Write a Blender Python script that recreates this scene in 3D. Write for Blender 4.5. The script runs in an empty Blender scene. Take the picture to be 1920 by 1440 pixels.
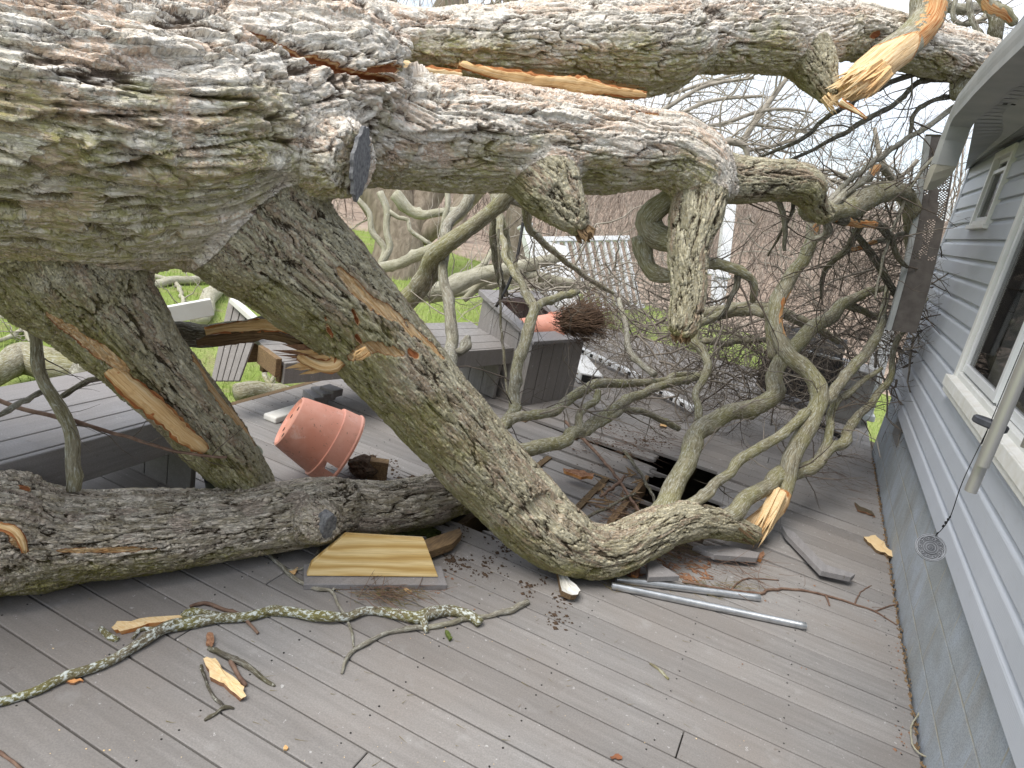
import bpy, bmesh, math, random
import numpy as np
from mathutils import Vector, Matrix
random.seed(7); RNG = np.random.default_rng(11)
SC = bpy.context.scene; COL = SC.collection
rad = math.radians

# ------------------------------------------------------------------ camera
F = 1320.0; H = 1.7                      # focal length in photo pixels (1920 wide), eye height over the deck
RM = np.array([[0.89016166, 0.28923537, -0.3520726],
               [0.41272121, -0.184428, 0.89199076],
               [0.19306324, -0.93932381, -0.28354431]])   # rows: world X, Y, Z in camera (right, down, forward)
EYE = np.array([0.0, 0.0, H])
cam = bpy.data.cameras.new('camera'); co = bpy.data.objects.new('camera', cam); COL.objects.link(co)
cam.sensor_width = 36; cam.lens = F / 1920 * 36; cam.clip_start = 0.05; cam.clip_end = 2000
m3 = Matrix([[RM[i, 0], -RM[i, 1], -RM[i, 2]] for i in range(3)])
co.matrix_world = Matrix.Translation(EYE) @ m3.to_4x4()
SC.camera = co

# ------------------------------------------------------------------ light
SUN_EL, SUN_AZ = 60.0, 208.0             # azimuth clockwise from +Y
EXPOSURE = 0.9
w = bpy.data.worlds.new('World'); SC.world = w; w.use_nodes = True
nt = w.node_tree; nt.nodes.clear()
def wn(t, **k):
    n = nt.nodes.new(t)
    for a, b in k.items(): setattr(n, a, b)
    return n
sky = wn('ShaderNodeTexSky', sky_type='NISHITA', sun_disc=False)
sky.sun_elevation = rad(SUN_EL); sky.sun_rotation = rad(SUN_AZ)
tc = wn('ShaderNodeTexCoord'); mp = wn('ShaderNodeMapping'); mp.inputs['Scale'].default_value = (1.0, 1.0, 2.6)
nz = wn('ShaderNodeTexNoise'); nz.inputs['Scale'].default_value = 2.3; nz.inputs['Detail'].default_value = 7; nz.inputs['Roughness'].default_value = .55
rp = wn('ShaderNodeValToRGB'); rp.color_ramp.elements[0].position = .36; rp.color_ramp.elements[1].position = .60
rp.color_ramp.elements[0].color = (.42, .42, .42, 1); rp.color_ramp.elements[1].color = (1, 1, 1, 1)
mx = wn('ShaderNodeMix', data_type='RGBA'); mx.inputs[7].default_value = (6.4, 6.7, 7.2, 1)      # cloud deck
bg = wn('ShaderNodeBackground'); bg.inputs['Strength'].default_value = .115; wo = wn('ShaderNodeOutputWorld')
L = nt.links.new
L(tc.outputs['Generated'], mp.inputs[0]); L(mp.outputs[0], nz.inputs[0]); L(nz.outputs[0], rp.inputs[0])
L(rp.outputs[0], mx.inputs[0]); L(sky.outputs[0], mx.inputs[6]); L(mx.outputs[2], bg.inputs[0]); L(bg.outputs[0], wo.inputs[0])
sl = bpy.data.lights.new('sun', 'SUN'); sl.energy = 2.0; sl.angle = rad(32); sl.color = (1, .96, .9)
so = bpy.data.objects.new('sun', sl); COL.objects.link(so)
el, az = rad(SUN_EL), rad(SUN_AZ)
sd = Vector((math.sin(az) * math.cos(el), math.cos(az) * math.cos(el), math.sin(el)))
so.rotation_euler = sd.to_track_quat('Z', 'Y').to_euler(); so.location = (0, 0, 20)
SC.view_settings.view_transform = 'Standard'; SC.view_settings.look = 'None'
SC.view_settings.gamma = 1; SC.view_settings.use_curve_mapping = False
SC.view_settings.exposure = EXPOSURE

# ------------------------------------------------------------------ measuring helpers
def ray(u, v): return RM @ np.array([(u - 960) / F, (v - 720) / F, 1.0])
def P(u, v, d): return EYE + ray(u, v) * d
def G(u, v, z=0.0):
    r = ray(u, v); return EYE + r * ((z - H) / r[2])
def GX(u, v, x):
    r = ray(u, v); return EYE + r * (x / r[0])
def dep(p): return float((RM.T @ (np.asarray(p) - EYE))[2])

# ------------------------------------------------------------------ object helpers
def link(name, me, mat=None, parent=None, smooth=False):
    o = bpy.data.objects.new(name, me); COL.objects.link(o)
    if mat is not None:
        for m in (mat if isinstance(mat, (list, tuple)) else [mat]): me.materials.append(m)
    if parent is not None: o.parent = parent
    if smooth: me.polygons.foreach_set('use_smooth', np.ones(len(me.polygons), bool))
    return o
def tag(o, label, cat, group=None, kind=None):
    o['label'] = label; o['category'] = cat
    if group: o['group'] = group
    if kind: o['kind'] = kind
    return o
def thing(name, label, cat, group=None, loc=(0, 0, 0)):
    o = bpy.data.objects.new(name, None); COL.objects.link(o); o.location = loc; o.empty_display_size = .1
    return tag(o, label, cat, group)
def structure(o): o['kind'] = 'structure'; return o
def mesh_np(name, V, Q, attrs=None):
    """V (n,3), Q (m,4) or (m,3) int"""
    me = bpy.data.meshes.new(name); V = np.asarray(V, np.float32); Q = np.asarray(Q, np.int32); k = Q.shape[1]
    me.vertices.add(len(V)); me.vertices.foreach_set('co', V.ravel())
    me.loops.add(Q.size); me.loops.foreach_set('vertex_index', Q.ravel())
    me.polygons.add(len(Q)); me.polygons.foreach_set('loop_start', np.arange(0, Q.size, k, dtype=np.int32))
    me.update(calc_edges=True)
    for n, a in (attrs or {}).items():
        a = np.asarray(a, np.float32)
        if a.ndim == 2:
            at = me.attributes.new(n, 'FLOAT_VECTOR', 'POINT'); at.data.foreach_set('vector', a.ravel())
        else:
            at = me.attributes.new(n, 'FLOAT', 'POINT'); at.data.foreach_set('value', a)
    return me
class MB:
    """collects boxes, prisms, lathes ... into one mesh"""
    def __init__(s): s.v = []; s.f = []; s.m = []
    def add(s, V, Fc, mi=0):
        b = len(s.v); s.v += [tuple(map(float, p)) for p in V]; s.f += [[i + b for i in f] for f in Fc]; s.m += [mi] * len(Fc)
    def hexa(s, c, mi=0): # 8 corners: 4 bottom, 4 top
        s.add(c, [(0, 3, 2, 1), (4, 5, 6, 7), (0, 1, 5, 4), (1, 2, 6, 5), (2, 3, 7, 6), (3, 0, 4, 7)], mi)
    def box(s, x0, x1, y0, y1, z0, z1, mi=0):
        s.hexa([(x0, y0, z0), (x1, y0, z0), (x1, y1, z0), (x0, y1, z0), (x0, y0, z1), (x1, y0, z1), (x1, y1, z1), (x0, y1, z1)], mi)
    def obox(s, o, a, b, c, mi=0): # origin + three edge vectors
        o, a, b, c = map(np.asarray, (o, a, b, c))
        s.hexa([o, o + a, o + a + b, o + b, o + c, o + a + c, o + a + b + c, o + b + c], mi)
    def bar(s, p, q, wd, h, up=(0, 0, 1), mi=0):
        p, q = np.asarray(p, float), np.asarray(q, float); t = q - p; t /= np.linalg.norm(t)
        sd = np.cross(t, up); sd /= np.linalg.norm(sd) + 1e-9; u = np.cross(sd, t)
        s.obox(p - sd * wd / 2 - u * h / 2, q - p, sd * wd, u * h, mi)
    def prism(s, poly, vec, mi=0): # planar polygon extruded along vec
        n = len(poly); poly = [np.asarray(p, float) for p in poly]; vec = np.asarray(vec, float)
        s.add(poly + [p + vec for p in poly], [list(range(n))[::-1], list(range(n, 2 * n))] +
              [(i, (i + 1) % n, n + (i + 1) % n, n + i) for i in range(n)], mi)
    def lathe(s, c, ax, prof, n=24, mi=0, skip=None): # prof: (r, h) along ax
        c = np.asarray(c, float); ax = np.asarray(ax, float) / np.linalg.norm(ax)
        e = np.cross(ax, (0, 0, 1) if abs(ax[2]) < .9 else (1, 0, 0)); e /= np.linalg.norm(e); g = np.cross(ax, e)
        V = [c + ax * h + (e * math.cos(2 * math.pi * k / n) + g * math.sin(2 * math.pi * k / n)) * r for r, h in prof for k in range(n)]
        Fc = []
        for i in range(len(prof) - 1):
            for k in range(n):
                if skip and skip(i, k): continue
                Fc.append((i * n + k, i * n + (k + 1) % n, (i + 1) * n + (k + 1) % n, (i + 1) * n + k))
        s.add(V, Fc, mi)
    def cyl(s, p, q, r, n=12, mi=0, r2=None):
        p, q = np.asarray(p, float), np.asarray(q, float); l = np.linalg.norm(q - p); r2 = r if r2 is None else r2
        s.lathe(p, q - p, [(1e-4, 0), (r, 0), (r2, l), (1e-4, l)], n, mi)
    def build(s, name, mat, parent=None, bevel=0, smooth=False, seg=2):
        me = bpy.data.meshes.new(name); me.from_pydata(s.v, [], s.f); me.polygons.foreach_set('material_index', s.m); me.update()
        bm = bmesh.new(); bm.from_mesh(me)
        bmesh.ops.recalc_face_normals(bm, faces=bm.faces)
        bm.to_mesh(me); bm.free()
        o = link(name, me, mat, parent)
        if bevel:
            md = o.modifiers.new('bevel', 'BEVEL'); md.width = bevel; md.segments = seg; md.limit_method = 'ANGLE'; md.angle_limit = rad(40)
        if smooth: me.polygons.foreach_set('use_smooth', np.ones(len(me.polygons), bool)); me.set_sharp_from_angle(angle=rad(35))
        return o

# ------------------------------------------------------------------ numpy noise
def _h(ix, iy, iz, s):
    h = (ix.astype(np.uint32) * np.uint32(374761393)) ^ (iy.astype(np.uint32) * np.uint32(668265263)) ^ (iz.astype(np.uint32) * np.uint32(2246822519)) ^ np.uint32((s * 3266489917) & 0xffffffff)
    h ^= h >> np.uint32(15); h *= np.uint32(2246822519); h ^= h >> np.uint32(13); h *= np.uint32(3266489917); h ^= h >> np.uint32(16)
    return h.astype(np.float32) / np.float32(4294967296.0)
def vn(p, s=0):
    i = np.floor(p).astype(np.int32); f = (p - i).astype(np.float32); f = f * f * f * (f * (f * 6 - 15) + 10)
    r = 0
    for dx in (0, 1):
        wx = f[:, 0] if dx else 1 - f[:, 0]
        for dy in (0, 1):
            wy = wx * (f[:, 1] if dy else 1 - f[:, 1])
            for dz in (0, 1):
                r = r + wy * (f[:, 2] if dz else 1 - f[:, 2]) * _h(i[:, 0] + dx, i[:, 1] + dy, i[:, 2] + dz, s)
    return r
def fbm(p, o=3, s=0, g=.5):
    a, t, n = 1.0, 0, 0
    for k in range(o): t = t + a * vn(p * (2.03 ** k), s + k * 17); n += a; a *= g
    return t / n
def voro(p, s=0):
    i = np.floor(p).astype(np.int32); f = (p - i).astype(np.float32); n = len(p)
    f1 = np.full(n, 9, np.float32); f2 = f1.copy(); rnd = np.zeros(n, np.float32); ox = np.zeros(n, np.float32)
    for dx in (-1, 0, 1):
        for dy in (-1, 0, 1):
            for dz in (-1, 0, 1):
                a, b, c = i[:, 0] + dx, i[:, 1] + dy, i[:, 2] + dz
                hx, hy, hz = _h(a, b, c, s), _h(a, b, c, s + 1), _h(a, b, c, s + 2)
                vx = dx + hx - f[:, 0]; d = vx ** 2 + (dy + hy - f[:, 1]) ** 2 + (dz + hz - f[:, 2]) ** 2
                m = d < f1
                f2 = np.where(m, f1, np.minimum(f2, d)); f1 = np.where(m, d, f1)
                rnd = np.where(m, hx * .5 + hy * .5, rnd); ox = np.where(m, vx, ox)
    return np.sqrt(f1), np.sqrt(f2), rnd, ox
def sst(a, b, x): t = np.clip((x - a) / (b - a), 0, 1); return t * t * (3 - 2 * t)

# ------------------------------------------------------------------ materials
def mat(name, base=(.5, .5, .5), rough=.7, metal=0.0, spec=.4):
    m = bpy.data.materials.new(name); m.use_nodes = True; b = m.node_tree.nodes['Principled BSDF']
    b.inputs['Base Color'].default_value = (*base, 1); b.inputs['Roughness'].default_value = rough; b.inputs['Metallic'].default_value = metal
    b.inputs['Specular IOR Level'].default_value = spec
    return m
class N:
    def __init__(s, m): s.t = m.node_tree; s.b = s.t.nodes['Principled BSDF']
    def n(s, ty, **k):
        x = s.t.nodes.new(ty)
        for a, b in k.items(): setattr(x, a, b)
        return x
    def l(s, a, b): s.t.links.new(a, b)
    def obj(s, scale=(1, 1, 1), rot=(0, 0, 0)):
        c = s.n('ShaderNodeTexCoord'); mp = s.n('ShaderNodeMapping'); mp.inputs['Scale'].default_value = scale; mp.inputs['Rotation'].default_value = rot
        s.l(c.outputs['Object'], mp.inputs[0]); return mp.outputs[0]
    def att(s, name, vec=False):
        a = s.n('ShaderNodeAttribute', attribute_name=name); return a.outputs['Vector' if vec else 'Fac']
    def scale(s, v, sc):
        mp = s.n('ShaderNodeMapping'); mp.inputs['Scale'].default_value = sc; s.l(v, mp.inputs[0]); return mp.outputs[0]
    def noise(s, v, sc, det=4, ro=.55, dist=0):
        x = s.n('ShaderNodeTexNoise'); x.inputs['Scale'].default_value = sc; x.inputs['Detail'].default_value = det; x.inputs['Roughness'].default_value = ro; x.inputs['Distortion'].default_value = dist
        if v is not None: s.l(v, x.inputs['Vector'])
        return x.outputs['Fac']
    def vor(s, v, sc, feature='F1', out='Distance'):
        x = s.n('ShaderNodeTexVoronoi', feature=feature); x.inputs['Scale'].default_value = sc; s.l(v, x.inputs['Vector']); return x.outputs[out]
    def ramp(s, f, *st):
        r = s.n('ShaderNodeValToRGB'); e = r.color_ramp.elements
        while len(e) < len(st): e.new(.5)
        for k, (p, c) in zip(e, st):
            k.position = p; k.color = (*c, 1) if hasattr(c, '__len__') else (c, c, c, 1)
        s.l(f, r.inputs[0]); return r.outputs[0]
    def mix(s, fac, a, b, mode='MIX'):
        x = s.n('ShaderNodeMix', data_type='RGBA', blend_type=mode)
        for i, q in ((0, fac), (6, a), (7, b)):
            if isinstance(q, (int, float)): x.inputs[i].default_value = q
            elif isinstance(q, tuple): x.inputs[i].default_value = (*q, 1)
            else: s.l(q, x.inputs[i])
        return x.outputs[2]
    def math(s, op, a, b=0.0):
        x = s.n('ShaderNodeMath', operation=op)
        for i, q in ((0, a), (1, b)):
            if isinstance(q, (int, float)): x.inputs[i].default_value = q
            else: s.l(q, x.inputs[i])
        return x.outputs[0]
    def color(s, c): s.l(c, s.b.inputs['Base Color'])
    def bump(s, h, strength=.5, dist=.01):
        x = s.n('ShaderNodeBump'); x.inputs['Strength'].default_value = strength; x.inputs['Distance'].default_value = dist
        s.l(h, x.inputs['Height']); s.l(x.outputs[0], s.b.inputs['Normal'])

def bark_mat(name, light, mid, furrow, moss, fine=(30, 110, 110), mossk=1.0, lich=.5, tan=(.42, .30, .22), bstr=.7, bdist=.006, lcol=(.56, .55, .47)):
    """rough plated bark: plates (light), furrow floors, lichen crust, moss film, torn wood where the 'wood' attribute says so"""
    m = mat(name, rough=.92, spec=.15); k = N(m)
    bk = k.att('bk', True); pl = k.att('plate'); tone = k.att('tone'); ms = k.att('moss'); wd = k.att('wood')
    n1 = k.noise(k.scale(bk, (12, 38, 38)), 1, 5, .65); n2 = k.noise(k.scale(bk, fine), 1, 4, .7); n3 = k.noise(bk, 7, 4, .6)
    base = k.mix(k.ramp(n1, (.36, 0.0), (.62, 1.0)), mid, light)
    base = k.mix(k.ramp(tone, (.62, 0.0), (.80, .7)), base, tan)
    lc = k.ramp(k.noise(k.scale(bk, (90, 120, 120)), 1, 3, .7), (.52, 0.0), (.60, lich))
    base = k.mix(lc, base, lcol)
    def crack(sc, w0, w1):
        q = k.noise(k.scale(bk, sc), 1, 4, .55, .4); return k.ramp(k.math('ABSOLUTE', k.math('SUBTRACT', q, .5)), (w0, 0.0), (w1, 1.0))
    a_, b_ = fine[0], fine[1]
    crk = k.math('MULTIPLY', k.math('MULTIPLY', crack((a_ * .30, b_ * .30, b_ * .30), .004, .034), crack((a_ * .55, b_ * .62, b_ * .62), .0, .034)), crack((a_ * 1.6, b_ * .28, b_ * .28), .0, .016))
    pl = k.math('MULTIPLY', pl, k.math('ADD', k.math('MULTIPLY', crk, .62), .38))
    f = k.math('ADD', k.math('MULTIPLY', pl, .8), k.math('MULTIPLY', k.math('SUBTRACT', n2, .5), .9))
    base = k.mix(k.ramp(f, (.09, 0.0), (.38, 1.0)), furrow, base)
    mo = k.math('MULTIPLY', k.ramp(k.math('ADD', k.math('MULTIPLY', n3, .55), k.math('MULTIPLY', ms, .5)), (.52, 0.0), (.68, .9)), k.ramp(n2, (.38, .25), (.58, mossk)))
    base = k.mix(mo, base, moss)
    wn_ = k.noise(k.scale(bk, (6, 160, 160)), 1, 4, .6)
    woodc = k.ramp(wn_, (.28, (.50, .22, .08)), (.45, (.72, .46, .22)), (.62, (.84, .66, .42)))
    rust = k.mix(wn_, (.22, .065, .03), (.50, .20, .08))
    woodc = k.mix(k.ramp(wd, (.38, 1.0), (.47, 0.0)), woodc, rust); woodc = k.mix(k.ramp(wd, (.6, 0.0), (.75, 1.0)), woodc, rust)
    base = k.mix(k.ramp(wd, (.28, 0.0), (.36, 1.0)), base, woodc)
    k.color(base)
    hh = k.math('ADD', k.math('MULTIPLY', n2, .5), k.math('MULTIPLY', n1, .5)); hh = k.math('ADD', hh, k.math('MULTIPLY', crk, .9)); k.bump(hh, bstr, bdist)
    return m
M = {}
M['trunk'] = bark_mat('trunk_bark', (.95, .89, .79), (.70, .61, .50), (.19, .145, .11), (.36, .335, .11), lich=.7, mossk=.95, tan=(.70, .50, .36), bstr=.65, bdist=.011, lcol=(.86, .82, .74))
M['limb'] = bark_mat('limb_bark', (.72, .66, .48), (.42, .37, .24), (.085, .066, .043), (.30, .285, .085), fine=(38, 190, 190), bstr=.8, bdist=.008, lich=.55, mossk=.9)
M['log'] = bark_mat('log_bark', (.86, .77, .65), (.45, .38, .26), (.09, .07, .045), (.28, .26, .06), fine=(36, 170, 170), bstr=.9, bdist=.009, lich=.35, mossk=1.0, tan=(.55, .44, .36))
def branch_mat(name, a, b, sp=(26, 170, 170), lc=(.47, .47, .41), moss=(.20, .185, .07), lk=.7, mk=.6):
    m = mat(name, rough=.85, spec=.2); k = N(m); bk = k.att('bk', True); wd = k.att('wood')
    n1 = k.noise(k.scale(bk, (8, 30, 30)), 1, 4, .6); n2 = k.noise(k.scale(bk, sp), 1, 4, .7); n3 = k.noise(bk, 5, 3); n4 = k.noise(k.scale(bk, (45, 60, 60)), 1, 4, .7)
    c = k.mix(k.ramp(n1, (.35, 0.0), (.65, 1.0)), a, b)
    c = k.mix(k.ramp(n3, (.42, 0.0), (.62, mk)), c, moss)
    c = k.mix(k.ramp(n2, (.51, 0.0), (.60, lk)), c, lc); c = k.mix(k.ramp(n4, (.60, 0.0), (.66, .8)), c, tuple(min(1, x * 1.1) for x in lc)); c = k.mix(k.ramp(n2, (.33, .7), (.43, 0.0)), c, tuple(x * .35 for x in a))
    c = k.mix(k.ramp(wd, (.3, 0.0), (.4, 1.0)), c, k.ramp(k.noise(k.scale(bk, (8, 160, 160)), 1, 3), (.35, (.42, .13, .03)), (.65, (.70, .47, .24))))
    c = k.mix(k.ramp(wd, (.7, 0.0), (.8, 1.0)), c, k.ramp(k.noise(k.scale(bk, (6, 120, 120)), 1, 4, .65), (.34, (.40, .20, .08)), (.46, (.76, .52, .28)), (.65, (.86, .68, .44))))
    k.color(c); k.bump(k.math('ADD', k.math('ADD', n2, n1), n4), .8, .006); return m
M['branch'] = branch_mat('branch_bark', (.17, .15, .10), (.33, .295, .205), moss=(.26, .245, .10))
M['branch_grey'] = branch_mat('grey_branch_bark', (.17, .155, .125), (.34, .31, .25), moss=(.22, .205, .12), mk=.4)
M['branch_dark'] = branch_mat('dark_branch_bark', (.06, .052, .042), (.13, .115, .09), lk=.35, mk=.3)
M['branch_pale'] = branch_mat('pale_branch_bark', (.30, .28, .21), (.48, .45, .35), lk=.3, mk=.25)
M['stick'] = branch_mat('lichen_stick_bark', (.12, .10, .07), (.24, .21, .145), (60, 95, 95), lc=(.62, .66, .62), lk=1.0, mk=.9)
def simple(name, c1, c2, sc=40, rough=.8, bump=.3, stretch=(1, 1, 1), metal=0, spec=.3, bd=.003):
    m = mat(name, c1, rough, metal, spec); k = N(m); v = k.obj(stretch)
    n = k.noise(v, sc, 5, .6); k.color(k.mix(k.ramp(n, (.35, 0.0), (.65, 1.0)), c1, c2))
    if bump: k.bump(n, bump, bd)
    return m
M['twig'] = simple('twig_bark', (.15, .125, .10), (.30, .26, .215), 12)
M['twig_dark'] = simple('dark_twig_bark', (.07, .056, .046), (.15, .12, .095), 12)
M['twig_pale'] = simple('pale_twig_bark', (.25, .22, .18), (.40, .36, .30), 12)
M['twig_red'] = simple('red_twig_bark', (.12, .07, .05), (.22, .145, .105), 25)
M['fresh'] = simple('fresh_wood', (.74, .52, .27), (.62, .36, .15), 9, .75, .5, (2, 14, 14))
M['cream'] = simple('cream_wood', (.80, .63, .38), (.70, .48, .24), 14, .7, .5, (3, 12, 12))
M['orange'] = simple('orange_inner_bark', (.55, .20, .06), (.66, .36, .15), 30, .8, .4)
M['bark_chip'] = simple('bark_chip', (.22, .105, .06), (.34, .19, .11), 60)
M['sawn'] = simple('weathered_cut_wood', (.10, .10, .105), (.24, .24, .24), 70, .9, .6)
M['pine'] = simple('treated_pine', (.58, .41, .17), (.46, .29, .10), 5, .6, .25, (1.2, 30, 30))
def pine_mat():
    m = mat('treated_pine', (.6, .42, .18), .6, 0, .3); k = N(m); v = k.obj((1, 1, 1), (0, 0, -math.atan2(.35, .42))); v2 = k.scale(v, (1.6, 1.6, 13))
    wv = k.n('ShaderNodeTexWave', wave_type='BANDS', bands_direction='Z'); wv.inputs['Scale'].default_value = .62; wv.inputs['Distortion'].default_value = 9.5; wv.inputs['Detail'].default_value = 3; wv.inputs['Detail Scale'].default_value = 1.3; k.l(v2, wv.inputs['Vector'])
    f = k.noise(k.scale(v, (6, 6, 220)), 1, 4, .7)
    c = k.ramp(wv.outputs['Fac'], (.0, (.72, .56, .29)), (.55, (.62, .44, .18)), (.88, (.52, .34, .12)), (1.0, (.44, .28, .09)))
    c = k.mix(k.ramp(f, (.35, .5), (.6, 0.0)), c, (.40, .25, .09)); k.color(c); k.bump(f, .3, .002); return m
M['pine'] = pine_mat()
M['old_wood'] = simple('old_lumber', (.26, .17, .085), (.13, .085, .05), 8, .85, .4, (18, 2, 18))
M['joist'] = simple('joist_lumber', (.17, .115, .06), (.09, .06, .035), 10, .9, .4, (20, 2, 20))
M['soil'] = simple('soil', (.05, .033, .022), (.10, .065, .042), 90, .95, .8)
M['white'] = simple('white_vinyl', (.78, .79, .80), (.72, .73, .74), 6, .35, 0, spec=.5)
M['trim'] = simple('window_trim', (.74, .735, .70), (.80, .80, .78), 9, .45, 0, spec=.5)
M['trim_dirty'] = simple('dirty_sill', (.70, .68, .62), (.80, .795, .77), 14, .5, .1)
M['alu'] = simple('galvanised_tube', (.52, .54, .56), (.66, .68, .70), 30, .32, .05, metal=.9)
M['chime'] = mat('chime_metal', (.40, .385, .37), .34, .55)
M['chime_dark'] = simple('dark_pewter', (.045, .048, .056), (.075, .078, .088), 50, .55, .1, metal=.3)
M['pewter'] = simple('pewter', (.20, .21, .23), (.26, .27, .29), 50, .45, .1, metal=.5)
M['black'] = simple('black_iron', (.012, .012, .013), (.025, .025, .026), 40, .5, .1)
M['cord'] = mat('black_cord', (.01, .01, .011), .6)
M['pot'] = simple('terracotta_plastic', (.66, .27, .185), (.78, .40, .31), 5, .55, .05, spec=.3)
_k = N(M['pot']); _v = _k.obj(); _src = [l for l in M['pot'].node_tree.links if l.to_socket == _k.b.inputs['Base Color']][0].from_socket
_c = _k.mix(_k.ramp(_k.noise(_v, 3.2, 6, .7), (.54, 0.0), (.70, .55)), _src, (.30, .17, .12)); _c = _k.mix(_k.ramp(_k.noise(_v, 11, 5, .7), (.58, 0.0), (.68, .55)), _c, (.86, .62, .54)); _c = _k.mix(_k.ramp(_k.noise(_v, 60, 3, .7), (.63, 0.0), (.70, .7)), _c, (.16, .09, .06)); _k.color(_c)
M['pot_green'] = simple('green_ceramic', (.055, .065, .040), (.08, .09, .06), 20, .5, .1)
M['grill'] = simple('grey_grill_panel', (.16, .155, .15), (.22, .215, .205), 8, .5, .05)
M['brown_metal'] = simple('brown_gutter', (.085, .072, .066), (.12, .105, .095), 20, .5, .05)
M['gutter'] = simple('grey_gutter', (.30, .31, .31), (.38, .385, .38), 5, .55, .05)
M['gutter_in'] = simple('gutter_inside', (.42, .40, .33), (.34, .32, .27), 9, .6, .05)
M['shingle'] = simple('roof_shingle', (.05, .05, .052), (.10, .098, .095), 60, .95, .5)
M['leaf'] = simple('dead_leaf', (.30, .12, .055), (.20, .085, .045), 60, .8, .3)
M['needle'] = simple('pine_needles', (.16, .15, .05), (.27, .19, .09), 40)
M['moss'] = simple('moss_tuft', (.07, .10, .02), (.12, .15, .04), 120, .95, .6)
M['tuft'] = simple('dried_stems', (.075, .045, .03), (.16, .10, .062), 30)

def deck_mat(name, c=(.272, .260, .251), stretch=(1.2, 16, 16), rough=.72):
    m = mat(name, c, rough, 0, .3); k = N(m); v = k.obj(); t = k.att('tone')
    st = k.noise(k.scale(v, stretch), 2.2, 5, .6); bl = k.noise(v, 1.3, 4, .55); fine = k.noise(v, 170, 3, .7); blot = k.noise(v, 9, 5, .6)
    col = k.mix(k.ramp(st, (.3, 0.0), (.7, 1.0)), tuple(x * .80 for x in c), tuple(x * 1.18 for x in c))
    col = k.mix(k.ramp(bl, (.36, 0.0), (.62, .7)), col, (c[0] * .93, c[1] * .86, c[2] * .80))
    col = k.mix(k.ramp(fine, (.42, .35), (.58, 0.0)), col, tuple(x * .55 for x in c))
    col = k.mix(k.ramp(blot, (.60, 0.0), (.74, .5)), col, (.34, .33, .32))
    col = k.mix(k.ramp(k.noise(v, 38, 4, .7), (.655, 0.0), (.69, .75)), col, (.52, .51, .50))
    col = k.mix(k.ramp(k.noise(v, 21, 4, .7), (.66, 0.0), (.72, .6)), col, (.13, .10, .075))
    g = k.n('ShaderNodeMix', data_type='RGBA', blend_type='MULTIPLY'); g.inputs[0].default_value = 1
    cr = k.ramp(t, (0, .84), (1, 1.12)); k.l(col, g.inputs[6]); k.l(cr, g.inputs[7]); col = g.outputs[2]
    k.color(col); k.bump(k.math('ADD', fine, k.math('MULTIPLY', st, .8)), .35, .002)
    k.l(k.ramp(blot, (.3, rough - .12), (.7, rough + .1)), k.b.inputs['Roughness'])
    return m
M['deck'] = deck_mat('composite_decking')
M['bench'] = deck_mat('bench_composite', (.335, .325, .33), (16, 1.2, 16), .6)
M['planter'] = deck_mat('planter_composite', (.33, .315, .305), (16, 16, 1.2), .65)
M['screw'] = mat('screw_head', (.03, .028, .026), .5, .5)

def siding_mat():
    m = mat('vinyl_siding', (.45, .475, .53), .5, 0, .4); k = N(m)
    g = k.noise(k.obj((40, 2.0, 26)), 3.0, 3, .6, 1.2); d = k.noise(k.obj((1, 1, 1)), 1.6, 4); e = k.noise(k.obj((1, 1.2, 4)), 7, 4)
    c = k.mix(k.ramp(d, (.3, 0.0), (.7, 1.0)), (.45, .475, .52), (.51, .535, .58))
    c = k.mix(k.ramp(e, (.60, 0.0), (.75, .35)), c, (.40, .41, .42)); k.color(c)
    wv = k.n('ShaderNodeTexWave', wave_type='BANDS', bands_direction='Z'); wv.inputs['Scale'].default_value = 42; wv.inputs['Distortion'].default_value = 9; wv.inputs['Detail'].default_value = 2; wv.inputs['Detail Scale'].default_value = .35
    k.l(k.obj((1, .35, 1)), wv.inputs['Vector']); k.bump(k.math('ADD', k.math('MULTIPLY', wv.outputs['Fac'], .6), g), .16, .003)
    return m
M['siding'] = siding_mat()
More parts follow.
